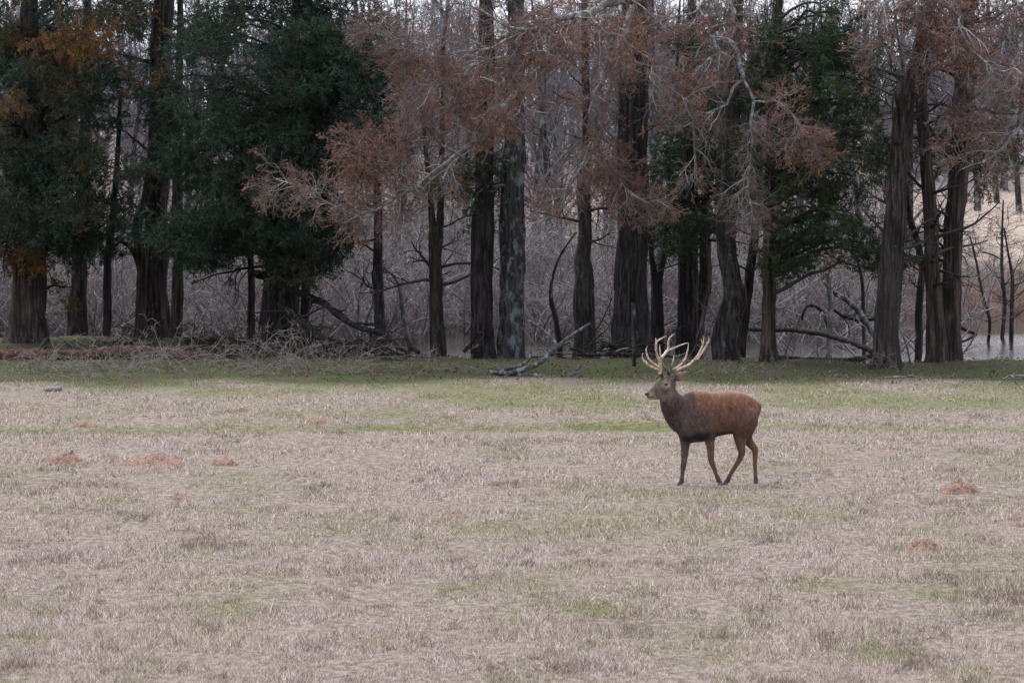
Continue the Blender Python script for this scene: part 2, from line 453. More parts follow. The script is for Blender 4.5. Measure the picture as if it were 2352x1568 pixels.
def ground_material():
    m, n, l, b = mat_new('ground')
    a1 = n.new('ShaderNodeAttribute'); a1.attribute_name = 'mixv'
    a2 = n.new('ShaderNodeAttribute'); a2.attribute_name = 'edge'
    a3 = n.new('ShaderNodeAttribute'); a3.attribute_name = 'bank'
    a4 = n.new('ShaderNodeAttribute'); a4.attribute_name = 'clay'
    a5 = n.new('ShaderNodeAttribute'); a5.attribute_name = 'meadow'
    f1 = noise(n, l, (1, 0.6, 1), 9, 6, 0.7)
    f2 = noise(n, l, (1, 0.6, 1), 1.3, 5, 0.65)
    straw = mixc(n, l, ramp(n, l, f1, 0.32, 0.7), (0.10, 0.078, 0.066), (0.29, 0.24, 0.21))
    straw = mixc(n, l, ramp(n, l, f2, 0.55, 0.75, 0, 0.4), straw, (0.15, 0.085, 0.06))
    green = mixc(n, l, ramp(n, l, f1, 0.3, 0.7), (0.055, 0.062, 0.025), (0.15, 0.16, 0.07))
    c = mixc(n, l, a1.outputs['Fac'], straw, green)
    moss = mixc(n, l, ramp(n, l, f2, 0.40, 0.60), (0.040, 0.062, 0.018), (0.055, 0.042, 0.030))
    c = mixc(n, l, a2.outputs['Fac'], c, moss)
    mud = mixc(n, l, ramp(n, l, f2, 0.35, 0.65), (0.045, 0.034, 0.028), (0.11, 0.082, 0.068))
    c = mixc(n, l, a3.outputs['Fac'], c, mud)
    duff = mixc(n, l, ramp(n, l, f2, 0.35, 0.65), (0.13, 0.105, 0.10), (0.22, 0.185, 0.175))
    c = mixc(n, l, a5.outputs['Fac'], c, mixc(n, l, ramp(n, l, f2, 0.35, 0.65), (0.22, 0.175, 0.145), (0.33, 0.268, 0.222)))
    g = n.new('ShaderNodeSeparateXYZ'); gm = n.new('ShaderNodeNewGeometry'); l.new(gm.outputs['Position'], g.inputs[0])
    c = mixc(n, l, ramp(n, l, g.outputs['Y'], 200, 210), c, duff)
    c = mixc(n, l, a4.outputs['Fac'], c, mixc(n, l, f1, (0.075, 0.040, 0.028), (0.20, 0.10, 0.062)))
    l.new(c, b.inputs['Base Color']); b.inputs['Roughness'].default_value = 0.95; b.inputs['Specular IOR Level'].default_value = 0.1
    bp = n.new('ShaderNodeBump'); bp.inputs['Strength'].default_value = 0.8; bp.inputs['Distance'].default_value = 0.05
    l.new(f1, bp.inputs['Height']); l.new(bp.outputs[0], b.inputs['Normal'])
    return m

ground = mb.build('ground', ground_material())
tag(ground, kind='structure')
def vattr(o, name, arr):
    a_ = o.data.attributes.new(name, 'FLOAT', 'POINT'); a_.data.foreach_set('value', np.asarray(arr, np.float32).ravel())
vattr(ground, 'edge', ge * (gy > 75))
vattr(ground, 'bank', sstep(-1.2, 0.8, gy - bank_edge(gx)))
fe_ = far_edge(gx)
cn = fbm(gx * 0.5, gy * 0.5, 77, 3)
vattr(ground, 'clay', sstep(10.0, 12.5, gx + 2 * (cn - 0.5)) * sstep(-1.5, 0.5, gy - fe_) * (1 - sstep(3.5, 6.5, gy - fe_ + 6 * (cn - 0.5))) * sstep(0.36, 0.56, cn))
vattr(ground, 'meadow', sstep(132, 150, gy + 8 * (cn - 0.5)))

# pond
def water_material():
    m, n, l, b = mat_new('water')
    b.inputs['Base Color'].default_value = (0.030, 0.024, 0.020, 1); b.inputs['Roughness'].default_value = 0.04; b.inputs['IOR'].default_value = 1.33
    f1 = noise(n, l, (0.5, 1.8, 1), 2.6, 3, 0.55)
    bp = n.new('ShaderNodeBump'); bp.inputs['Strength'].default_value = 1.0; bp.inputs['Distance'].default_value = 0.045
    gp = n.new('ShaderNodeNewGeometry'); sx = n.new('ShaderNodeSeparateXYZ'); l.new(gp.outputs['Position'], sx.inputs[0])
    mk = ramp(n, l, sx.outputs['Y'], 105, 110, 1.0, 0.10)
    mu = n.new('ShaderNodeMath'); mu.operation = 'MULTIPLY'; l.new(f1, mu.inputs[0]); l.new(mk, mu.inputs[1])
    l.new(mu.outputs[0], bp.inputs['Height']); l.new(bp.outputs[0], b.inputs['Normal'])
    return m
mb = MB()
wx = np.linspace(-90, 90, 40); wy = np.linspace(86, 126, 24)
WX, WY = np.meshgrid(wx, wy)
jj, ii = np.meshgrid(np.arange(23), np.arange(39), indexing='ij')
mb.add(np.stack([WX, WY, WX * 0 - 0.33], -1).reshape(-1, 3), np.stack([jj * 40 + ii, jj * 40 + ii + 1, (jj + 1) * 40 + ii + 1, (jj + 1) * 40 + ii], -1).reshape(-1, 4))
tag(mb.build('pond_water', water_material()), kind='structure')

# ------------------------------------------------------------------ trees
def path(pts, D, dD=0.0):
    """[(px, py, width px)] in the 2352 picture -> points and radii at distance D"""
    P, W = [], []
    for k, p in enumerate(pts):
        d = p[3] if len(p) > 3 else D + dD * k
        P.append(at(p[0], p[1], d)); W.append(p[2] * 0.5 * pm(d))
    return np.array(P), np.array(W)

def trunk_mesh(pts, D, seed, flute=0.10, fine=0.05, root=0.25, sides=40):
    P, W = path(pts, D)
    b = P[0].copy(); b[2] = min(terrain(b[0], b[1]) - 0.25, b[2] - 0.2)
    P = np.concatenate([[b], P]); W = np.concatenate([[W[0] * 1.12], W])
    L = np.linalg.norm(np.diff(P, axis=0), axis=1).sum()
    n = int(np.clip(L / 0.10, 12, 110))
    P, W = resample(P, W, n)
    r2 = np.random.default_rng(seed)
    wob = np.cumsum(r2.normal(0, 0.006, (n, 3)), axis=0) * np.array([1, 1, 0.2]); P = P + wob - np.linspace(0, 1, n)[:, None] * wob[-1]
    th = np.arange(sides) * 2 * np.pi / sides
    h = np.linspace(0, L, n)[:, None]
    rd = np.ones((n, sides))
    for k in range(3, 8):
        ph = r2.uniform(0, 7) + np.cumsum(r2.normal(0, 0.06, n))[:, None]
        rd += flute * r2.uniform(0.3, 1.0) / (k - 1.5) * np.cos(k * th[None] + ph)
    rd += root * np.exp(-h / 0.35) * np.maximum(0, np.cos(5 * th[None] + r2.uniform(0, 6))) 
    TH, HH = np.meshgrid(np.arange(sides), np.linspace(0, L, n))
    rd += 0.34 * fine / 0.05 * (vnoise(TH * 0.55 + HH * 0.3, HH * 1.3 + seed, seed) - 0.5) + 0.10 * (vnoise(TH * 0.2, HH * 2.0, seed + 7) - 0.5)
    m = MB(); tubes(m, P, W, sides, ridge=rd[None], cap=True)
    return m, P, W

def tree(name, label, pts, D, bk, seed, cat='tree', group=None, **kw):
    m, P, W = trunk_mesh(pts, D, seed, **kw)
    base = P[2]
    t = empty(name, (P[0][0], P[0][1], float(terrain(P[0][0], P[0][1]))), label, cat, group)
    m.build('trunk', bk, t)
    return t, P, W

def side_branches(t, P, W, n, z0, z1, L, mat, seed, droop=0.02, sub=5, sub2=4, up=0.25, rr=0.32, name='branches'):
    """dead side branches of a trunk with their twigs, as one part"""
    global rng
    keep = rng; rng = np.random.default_rng(seed)
    sel = [k for k in range(len(P)) if z0 < P[k][2] < z1]
    if not sel: rng = keep; return None
    ks = rng.choice(sel, n)
    az = rng.uniform(0, 2 * np.pi, n)
    d = np.stack([np.cos(az), np.sin(az) * 0.8, np.full(n, up) + rng.normal(0, 0.2, n)], -1)
    B = grow(P[ks], d, rng.uniform(0.5, 1.2, n) * L, 8, 0.16, (0, 0, droop))
    r0 = np.minimum(W[ks] * rr, 0.045)
    RB = r0[:, None] * np.linspace(1, 0.25, 8)
    m = MB(); tubes(m, B, RB, 5)
    C, RC = spawn(B, sub, 0.25, 1.0, L * 0.40, 0.9, 6, 0.22, (0, 0, droop), RB, 0.6, 0.006)
    tubes(m, C, RC, 3)
    if sub2:
        E, RE = spawn(C, sub2, 0.2, 1.0, L * 0.20, 0.9, 4, 0.25, (0, 0, droop), RC, 0.6, 0.004)
        tubes(m, E, RE, 3)
    rng = keep
    return tag(m.build(name, mat, t), kind='stuff')

def spray(seed, L=0.42, n1=7, leaf_n=14, ll=(0.035, 0.07), wr=0.26, droop=-0.05, both=False, wander=0.16):
    """one small feathery branchlet along +X: its fine twigs and its narrow leaves"""
    global rng
    keep = rng; rng = np.random.default_rng(seed)
    A_ = grow(np.zeros((1, 3)), np.array([[1.0, 0, 0]]), np.array([L]), 6, wander, (0, 0, droop))
    B_, _ = spawn(A_, n1, 0.1, 1.0, L * 0.5, 0.7, 4, 0.2, (0, 0, droop))
    lf = MB(); tw = MB()
    tubes(tw, A_, np.linspace(0.0045, 0.0022, 6)[None], 3); tubes(tw, B_[:, ::3], np.broadcast_to(np.linspace(0.003, 0.0018, 2), (len(B_), 2)), 3)
    for X_, k in ((A_, leaf_n), (B_, leaf_n)):
        K_ = X_.shape[1]
        tt = rng.uniform(0.1, 1, (len(X_), k)) * (K_ - 1); i_ = np.minimum(tt.astype(int), K_ - 2); f_ = (tt - i_)[..., None]; ar = np.arange(len(X_))[:, None]
        pos = X_[ar, i_] * (1 - f_) + X_[ar, i_ + 1] * f_
        d = norm(norm(X_[ar, i_ + 1] - X_[ar, i_]) * 0.8 + rng.normal(0, 0.45, pos.shape))
        LL = rng.uniform(*ll, pos.shape[0] * k)
        leaves(lf, pos.reshape(-1, 3), d.reshape(-1, 3), LL, LL * wr)
    rng = keep
    return (tw, lf) if both else lf
SPRAYS = [spray(60 + k) for k in range(5)]
RUST = [spray(80 + k, 0.34, 5, 8, (0.02, 0.05), 0.38, -0.02, True, 0.22) for k in range(5)]

def cedar_crown(t, P, W, clumps, leafmat, seed, dens=1.0, leaf=0.10, brmat=None):
    """clumps: (px, py, rx, ry, D, brown); limbs run from the trunk to each clump, sprays hang from twigs inside it"""
    global rng
    keep = rng; rng = np.random.default_rng(seed)
    mbr = MB(); pts_, rots_, scl_, mix_ = [], [], [], []
    for (px, py, rx, ry, D, br) in clumps:
        c = at(px, py, D); ax = rx * pm(D); az = ry * pm(D); ay = 0.8 * min(ax, az) + 0.25
        k = int(np.argmin(np.abs(P[:, 2] - (c[2] - 0.25 * abs(c[0] - P[0][0]) ))))
        k = min(k, len(P) - 1)
        st = P[k]; mid = 0.5 * (st + c) + np.array([0, 0, 0.12 * np.linalg.norm(c - st)])
        L_ = np.linalg.norm(c - st)
        if L_ > 0.4:
            Q_, rq = resample([st, mid, c], [min(W[k] * 0.45, 0.05), 0.028, 0.012], 9)
            Q_[1:-1] += rng.normal(0, 0.035, (7, 3))
            tubes(mbr, Q_, rq, 5)
            B_, rb = spawn(Q_[None], 6, 0.3, 1.0, max(ax, az) * 0.8, 0.9, 6, 0.2, (0, 0, -0.02), rq[None], 0.5, 0.006)
            tubes(mbr, B_, rb, 3)
        vol = ax * az
        nt_ = int(max(16, 290 * vol * dens))
        u = norm(rng.normal(0, 1, (nt_, 3))) * (rng.uniform(0, 1, nt_) ** 0.45)[:, None]
        # sub-clumping: pull the twigs to a few centres so that gaps open
        nc = max(4, int(nt_ / 7)); cen = norm(rng.normal(0, 1, (nc, 3))) * (rng.uniform(0.1, 1, nc) ** 0.5)[:, None]
        u = 0.45 * u + 0.62 * cen[rng.integers(0, nc, nt_)]
        s0 = c + (u + rng.normal(0, 0.22, (nt_, 3))) * np.array([ax, ay, az])
        d = norm(u * np.array([1, 0.8, 0.6]) + rng.normal(0, 0.45, (nt_, 3)) + np.array([0, -0.15, -0.15]))
        brv = np.clip(br + rng.normal(0, 0.10, nt_) + (rng.uniform(0, 1, nt_) < 0.04 + 0.4 * br) * 0.45 * (br > 0.05), 0, 1)
        pts_.append(s0); rots_.append(euler_x(d + np.array([0, 0, -0.25]), rng.uniform(0, 6.28, nt_))); scl_.append(rng.uniform(0.75, 1.35, nt_) * leaf / 0.10); mix_.append(brv)
    rng = keep
    tag(mbr.build('branches', brmat or M_twig_dark, t), kind='stuff')
    gn_scatter('crown', SPRAYS, np.concatenate(pts_), np.concatenate(rots_), np.concatenate(scl_), np.concatenate(mix_), leafmat, t)

T = {}
# left cedar with fluted red trunk
T[1] = tree('cedar_tree', 'large cedar with fluted reddish trunk and browning foliage behind the rotten red log',
            [(66, 792, 100), (68, 745, 84), (70, 660, 74), (72, 560, 70), (75, 400, 62), (72, 200, 50), (70, 0, 38), (72, -260, 16)], 97.0, M_red_bark, 1, flute=0.2, root=0.3)
cl = []
r0 = np.random.default_rng(101)
for (x, y, rx, ry, n, b0) in [(110, 60, 190, 110, 12, 0.12), (60, 200, 170, 110, 11, 0.10), (190, 200, 120, 100, 9, 0.10), (50, 340, 150, 100, 9, 0.12), (180, 340, 130, 100, 9, 0.05),
                              (60, 470, 120, 70, 7, 0.06), (180, 460, 110, 80, 8, 0.03), (110, 540, 110, 40, 6, 0.05), (230, 520, 70, 60, 4, 0.0), (110, -130, 200, 120, 9, 0.2), (70, -330, 130, 120, 5, 0.1)]:
    for k in range(n):
        cl.append((x + r0.uniform(-rx, rx), y + r0.uniform(-ry, ry), r0.uniform(38, 75), r0.uniform(26, 50), 97 + r0.uniform(-3.2, 2.0), max(0, b0 + r0.normal(0, 0.12))))
cl += [(160, 88, 52, 26, 93.8, 0.85), (215, 78, 30, 26, 93.6, 0.8), (105, 90, 40, 16, 93.9, 0.7), (200, 110, 36, 22, 93.7, 0.75), (335, 190, 22, 20, 95, 0.8), (10, 235, 20, 18, 94, 0.7), (85, 590, 18, 22, 95.5, 0.85), (48, 590, 12, 18, 95.5, 0.7), (165, 660, 20, 26, 98, 0.5)]
cedar_crown(*T[1], cl, M_cedar_leaf, 201)

T[2] = tree('bare_tree', 'grey trunk with orange leaf tuft just right of the fluted red cedar', [(178, 778, 48), (182, 700, 40), (187, 600, 34), (190, 480, 30), (195, 300, 24), (200, 0, 16)], 101.0, M_dark_bark, 2)
T[3] = tree('bare_tree', 'slim straight dark trunk rising from the water behind the rotten red log', [(243, 785, 22), (246, 700, 20), (251, 600, 18), (258, 540, 16), (270, 400, 12), (280, 200, 8)], 99.3, M_dark_bark, 3)
T[4] = tree('bare_tree', 'crooked slim dark trunk with arching side limb beside the thick straight trunk', [(318, 782, 24), (322, 700, 22), (325, 620, 20), (319, 560, 22), (316, 515, 22), (332, 470, 20), (345, 380, 14), (350, 200, 10)], 98.0, M_mossy_bark, 4)
m4 = MB(); P_, W_ = path([(325, 640, 12), (312, 590, 12), (296, 565, 11), (272, 552, 8), (252, 545, 5)], 98.0); P_, W_ = resample(P_, W_, 14); tubes(m4, P_, W_, 8); m4.build('limb', M_mossy_bark, T[4][0])
T[5] = tree('bare_tree', 'thick straight brown trunk standing clear between two dark cedars', [(360, 778, 64), (361, 700, 55), (364, 600, 52), (367, 400, 50), (370, 200, 48), (374, 0, 46), (378, -260, 38)], 98.5, M_cedar_bark, 5)
T[6] = tree('bare_tree', 'narrow straight brown trunk right behind the thick straight trunk', [(407, 775, 26), (408, 650, 25), (410, 560, 24), (412, 300, 20), (415, 0, 12)], 101.5, M_cedar_bark, 6)
T[7] = tree('bare_tree', 'very thin bent trunk left of the broken dark cedar', [(578, 775, 18), (580, 680, 16), (576, 600, 15), (568, 540, 14), (560, 430, 12), (555, 250, 8)], 98.0, M_cedar_bark, 7)

T[8] = tree('cedar_tree', 'big dark green cedar with broken stub and black hollowed trunk', [(640, 797, 92), (640, 740, 80), (641, 660, 76), (648, 560, 70), (660, 420, 62), (672, 250, 56), (682, 100, 50), (688, 0, 46), (692, -300, 26)], 95.3, M_dark_bark, 8, flute=0.22)
ms = MB(); P_, W_ = path([(640, 640, 26, 95.2), (612, 634, 22, 94.8), (588, 628, 17, 94.5), (574, 624, 9, 94.4)], 95); P_, W_ = resample(P_, W_, 9); tubes(ms, P_, W_, 10, cap=True, ridge=1 + rng.normal(0, 0.08, (1, 9, 10))); ms.build('stub', M_dark_bark, T[8][0])
cl = []
r0 = np.random.default_rng(102)
for (x, y, rx, ry, n, b0) in [(450, 60, 90, 70, 7, 0.0), (470, 230, 130, 70, 11, 0.0), (430, 350, 100, 80, 9, 0.0), (470, 470, 110, 70, 9, 0.0), (430, 545, 90, 40, 7, 0.0), (560, 330, 110, 90, 9, 0), (560, 500, 110, 70, 7, 0.0),
                              (640, 60, 80, 80, 6, 0), (760, 60, 110, 80, 12, 0), (760, 190, 110, 80, 12, 0), (700, 310, 130, 80, 13, 0), (800, 310, 90, 60, 7, 0.02), (670, 430, 120, 70, 9, 0.0), (720, 530, 80, 50, 7, 0.05), (690, 580, 60, 30, 4, 0.1),
                              (860, 120, 50, 60, 4, 0), (600, -120, 260, 110, 14, 0), (690, -330, 160, 130, 7, 0)]:
    for k in range(n):
        cl.append((x + r0.uniform(-rx, rx), y + r0.uniform(-ry, ry), r0.uniform(38, 72), r0.uniform(24, 46), 95 + r0.uniform(-3.4, 2.5), max(0, b0 + r0.normal(0, 0.02))))
cl = [c_ if not (c_[0] < 425 and not (165 < c_[1] < 285 or 445 < c_[1] < 560)) else (c_[0], c_[1], c_[2], c_[3], 101.5, c_[5]) for c_ in cl]
cl += [(850, 270, 60, 22, 91.5, 0.0), (880, 290, 40, 18, 91.3, 0.15), (820, 340, 52, 30, 91.5, 0.08), (640, 590, 26, 18, 94, 0.6)]
cedar_crown(*T[8], cl, M_cedar_leaf, 202)

T[9] = tree('bare_tree', 'thin trunk hugging the right side of the broken dark cedar', [(698, 797, 24), (702, 700, 22), (706, 620, 20), (708, 560, 18), (712, 400, 14), (715, 200, 8)], 95.6, M_cedar_bark, 9)
T[10] = tree('bare_tree', 'slender speckled trunk standing alone among the dark fallen boughs', [(874, 806, 30), (870, 740, 24), (867, 620, 22), (864, 520, 20), (862, 420, 16), (860, 250, 10)], 94.2, M_grey_bark, 10)
T[11] = tree('bare_tree', 'mossy trunk forking in two stems above head height by the water', [(1010, 810, 38), (1005, 740, 33), (1003, 660, 30), (998, 590, 27), (993, 520, 17), (985, 430, 12), (970, 250, 7)], 93.4, M_mossy_bark, 11)
mf = MB(); P_, W_ = path([(1000, 615, 20), (1008, 560, 18), (1011, 500, 17), (1013, 430, 15), (1016, 300, 12), (1018, 100, 7)], 93.4); P_, W_ = resample(P_, W_, 24); tubes(mf, P_, W_, 12, ridge=1 + rng.normal(0, 0.05, (1, 24, 12))); mf.build('stem', M_mossy_bark, T[11][0])
T[12] = tree('bare_tree', 'thick dark furrowed trunk paired with a pale lichen trunk', [(1110, 815, 60), (1107, 740, 53), (1106, 600, 49), (1108, 450, 45), (1112, 300, 40), (1116, 100, 34), (1120, -200, 22)], 92.5, M_dark_bark, 12, root=0.1)
T[13] = tree('bare_tree', 'thick pale grey lichen covered trunk beside its dark twin', [(1172, 815, 66), (1170, 720, 60), (1172, 600, 57), (1172, 450, 53), (1175, 300, 49), (1180, 150, 43), (1188, -200, 32)], 93.0, M_lichen_bark, 13, root=0.08)
T[14] = tree('bare_tree', 'grey trunk with narrow waist and stub where it forks', [(1347, 815, 54), (1345, 720, 46), (1345, 640, 40), (1342, 590, 34), (1349, 540, 28), (1347, 490, 30), (1343, 440, 34), (1350, 400, 28), (1352, 300, 18), (1350, 150, 16), (1347, 0, 14), (1345, -150, 8)], 92.6, M_grey_bark, 14)
T[15] = tree('bare_tree', 'largest black trunk with flared base and drooping pale limbs of rusty leaves', [(1450, 818, 102), (1448, 765, 88), (1447, 680, 76), (1446, 560, 71), (1448, 400, 67), (1452, 250, 64), (1455, 100, 62), (1458, 0, 60), (1462, -260, 46)], 92.0, M_dark_bark, 15, flute=0.16, root=0.35)
T[16] = tree('bare_tree', 'pale slim trunk seen right behind the largest black trunk', [(1506, 800, 30), (1505, 600, 28), (1502, 400, 25), (1498, 200, 20), (1495, 0, 14), (1494, -150, 8)], 106.0, M_lichen_bark, 16)
T[17] = tree('bare_tree', 'small dark trunk forking like a V beside the largest black trunk', [(1510, 803, 32), (1509, 720, 28), (1507, 665, 24), (1500, 620, 14), (1492, 560, 11), (1486, 450, 7)], 95.0, M_dark_bark, 17)
mf = MB(); P_, W_ = path([(1508, 680, 17), (1518, 620, 16), (1530, 560, 14), (1538, 470, 12), (1545, 350, 8)], 95.0); P_, W_ = resample(P_, W_, 20); tubes(mf, P_, W_, 12, ridge=1 + rng.normal(0, 0.05, (1, 20, 12))); mf.build('stem', M_dark_bark, T[17][0])
T[18] = tree('cedar_tree', 'straight dark trunk with green cedar boughs left of a thin reddish trunk', [(1573, 800, 50), (1575, 700, 46), (1580, 600, 44), (1584, 480, 40), (1586, 300, 32), (1588, 100, 24), (1590, -150, 12)], 95.0, M_dark_bark, 18)
cl = []
r0 = np.random.default_rng(103)
for (x, y, rx, ry, n, b0) in [(1580, 430, 70, 90, 9, 0.0), (1600, 500, 60, 50, 6, 0), (1560, 300, 60, 80, 5, 0.05), (1640, 320, 50, 100, 5, 0.05), (1600, 120, 60, 100, 8, 0.0), (1600, 220, 90, 80, 8, 0.0), (1680, 420, 60, 90, 7, 0), (1600, -120, 80, 100, 5, 0)]:
    for k in range(n):
        cl.append((x + r0.uniform(-rx, rx), y + r0.uniform(-ry, ry), r0.uniform(26, 50), r0.uniform(26, 46), 94.6 + r0.uniform(-1.6, 2.0), max(0, b0 + r0.normal(0, 0.05))))
cedar_crown(*T[18], cl, M_cedar_leaf2, 203, 0.75)
T[19] = tree('bare_tree', 'thin leaning trunk of reddish wood between two thick dark trunks', [(1597, 797, 30), (1606, 720, 28), (1617, 650, 30), (1618, 560, 24), (1622, 400, 18), (1626, 150, 10)], 96.0, M_red_bark, 19)
T[20] = tree('bare_tree', 'S shaped grey trunk with burl and pale limb hanging down above the stag', [(1668, 830, 62), (1661, 775, 54), (1672, 720, 53), (1685, 680, 51), (1677, 630, 45), (1668, 580, 44), (1668, 480, 44), (1672, 380, 40), (1680, 200, 36), (1690, 0, 30), (1695, -260, 22)], 89.6, M_grey_bark, 20, root=0.15)
mf = MB(); P_, W_ = path([(1690, 735, 16), (1702, 700, 26), (1704, 672, 24), (1696, 640, 12)], 89.5); P_, W_ = resample(P_, W_, 12); tubes(mf, P_, W_, 12, cap=True, ridge=1 + rng.normal(0, 0.1, (1, 12, 12))); mf.build('burl', M_red_bark, T[20][0])
T[21] = tree('bare_tree', 'thin dark trunk leaning away just behind the S shaped trunk', [(1700, 824, 24), (1706, 740, 22), (1716, 650, 20), (1728, 560, 18), (1736, 490, 16), (1750, 350, 9)], 91.0, M_dark_bark, 21)
T[22] = tree('cedar_tree', 'young cedar with slim pinkish trunk and loose green boughs behind the stag', [(1767, 836, 46), (1766, 780, 34), (1767, 680, 30), (1768, 600, 28), (1770, 450, 26), (1776, 250, 22), (1785, 50, 18), (1790, -200, 8)], 89.0, M_red_bark, 22)
cl = []
r0 = np.random.default_rng(104)
for (x, y, rx, ry, n, b0) in [(1720, 90, 70, 110, 6, 0.0), (1800, 120, 100, 100, 10, 0.0), (1880, 130, 90, 80, 8, 0), (1950, 160, 70, 80, 6, 0), (1740, 300, 50, 100, 5, 0.05), (1770, 480, 50, 60, 5, 0.05), (1790, 560, 60, 50, 5, 0.05), (1850, 420, 110, 70, 7, 0.02), (1950, 340, 90, 70, 8, 0), (1960, 440, 80, 70, 9, 0), (1920, 540, 110, 60, 8, 0), (1830, 590, 80, 30, 3, 0.05), (2000, 560, 50, 50, 4, 0), (1810, -110, 140, 110, 10, 0), (1860, 250, 150, 80, 12, 0.0), (1990, 250, 60, 100, 7, 0.0), (1830, 340, 120, 60, 7, 0.02), (1960, 60, 90, 70, 6, 0.0)]:
    for k in range(n):
        cl.append((x + r0.uniform(-rx, rx), y + r0.uniform(-ry, ry), r0.uniform(28, 54), r0.uniform(22, 42), 88.6 + r0.uniform(-1.7, 2.8), max(0, b0 + r0.normal(0, 0.04))))
cl += [(1893, 590, 14, 26, 92, 0.8), (2040, 620, 10, 16, 88, 0.5)]
cedar_crown(*T[22], cl, M_cedar_leaf2, 204, 0.40)
T[23] = tree('bare_tree', 'leaning broken topped trunk with flared foot beside the twin cedar stems', [(2032, 852, 82), (2034, 800, 62), (2041, 700, 53), (2050, 580, 49), (2060, 450, 47), (2068, 330, 45), (2074, 240, 43), (2096, 170, 37), (2120, 90, 34), (2135, 0, 30), (2150, -220, 20)], 86.8, M_cedar_bark, 23, root=0.35)
mf = MB(); P_, W_ = path([(2060, 330, 22), (2056, 270, 16), (2055, 230, 12), (2056, 208, 5)], 86.6); P_, W_ = resample(P_, W_, 10); tubes(mf, P_, W_, 9, cap=True, ridge=1 + rng.normal(0, 0.1, (1, 10, 9))); mf.build('stub', M_cedar_bark, T[23][0])
T[24] = tree('bare_tree', 'thin kinked sapling between the leaning trunk and the twin cedar stems', [(2108, 838, 16), (2112, 700, 16), (2120, 610, 15), (2105, 545, 14), (2090, 500, 13), (2080, 420, 9)], 92.0, M_dark_bark, 24)
T[25] = tree('cedar_tree', 'left stem of the twin cedars at the pond edge', [(2150, 842, 54), (2147, 740, 41), (2140, 620, 37), (2135, 520, 34), (2130, 400, 31), (2122, 280, 28), (2118, 200, 26), (2125, 100, 22), (2130, -80, 14)], 88.2, M_red_bark, 25, flute=0.18)
T[26] = tree('cedar_tree', 'right thicker stem of the twin cedars, nearest the open water', [(2186, 834, 58), (2184, 740, 48), (2186, 620, 43), (2192, 500, 42), (2200, 400, 42), (2206, 280, 41), (2212, 150, 40), (2218, 0, 38), (2222, -260, 26)], 88.8, M_red_bark, 26, flute=0.18)
cl = []
r0 = np.random.default_rng(105)
for (x, y, rx, ry, n, b0) in [(2240, 330, 80, 80, 6, 0.1), (2290, 300, 60, 60, 3, 0.15), (2150, 350, 50, 40, 3, 0), (2230, -120, 140, 120, 12, 0.0)]:
    for k in range(n):
        cl.append((x + r0.uniform(-rx, rx), y + r0.uniform(-ry, ry), r0.uniform(24, 44), r0.uniform(20, 36), 91 + r0.uniform(-1.0, 2.5), max(0, b0 + r0.normal(0, 0.05))))
cedar_crown(*T[26], cl, M_cedar_leaf2, 205, 0.45)

cl = []
r0 = np.random.default_rng(106)
for (x, y, rx, ry, n, b0) in [(1090, 420, 50, 60, 4, 0.05), (1130, 470, 30, 40, 2, 0), (1000, 440, 40, 50, 3, 0.1), (1110, 180, 70, 120, 5, 0.1), (1120, -120, 90, 100, 5, 0)]:
    for k in range(n):
        cl.append((x + r0.uniform(-rx, rx), y + r0.uniform(-ry, ry), r0.uniform(22, 40), r0.uniform(22, 40), 91.8 + r0.uniform(-1.0, 1.5), max(0, b0 + r0.normal(0, 0.05))))
cedar_crown(*T[12], cl, M_cedar_leaf2, 206, 0.45)

# dead side branches on trunks
for k, n, z0, z1, L in [(2, 10, 1.5, 7, 1.2), (3, 8, 1.6, 6, 1.0), (4, 8, 2, 6, 1.2), (5, 14, 2.5, 8, 1.3), (6, 10, 2, 7, 1.3), (7, 8, 1.5, 5, 1.2), (9, 10, 1.5, 5, 1.3), (10, 10, 1.2, 5, 1.5), (11, 12, 1.2, 6, 1.6),
                        (13, 10, 3, 8, 1.6), (14, 12, 1.8, 7, 1.4), (16, 14, 2, 8, 1.5), (17, 8, 1.5, 4.5, 1.2), (19, 8, 1.5, 5, 1.2), (21, 8, 1.5, 5, 1.2), (23, 16, 1.8, 7, 1.4), (24, 10, 1.0, 4.5, 1.0), (25, 20, 1.6, 7, 1.5)]:
    side_branches(*T[k], n, z0, z1, L, M_twig_dark if k not in (13, 16) else M_twig_grey, 300 + k)
side_branches(*T[26], 22, 1.8, 8, 1.6, M_twig_dark, 340, name='dead_branches')
side_branches(*T[8], 20, 1.5, 7, 2.2, M_twig_dark, 341, name='dead_branches')
side_branches(*T[1], 14, 2.0, 7, 1.8, M_twig_dark, 342, name='dead_branches')

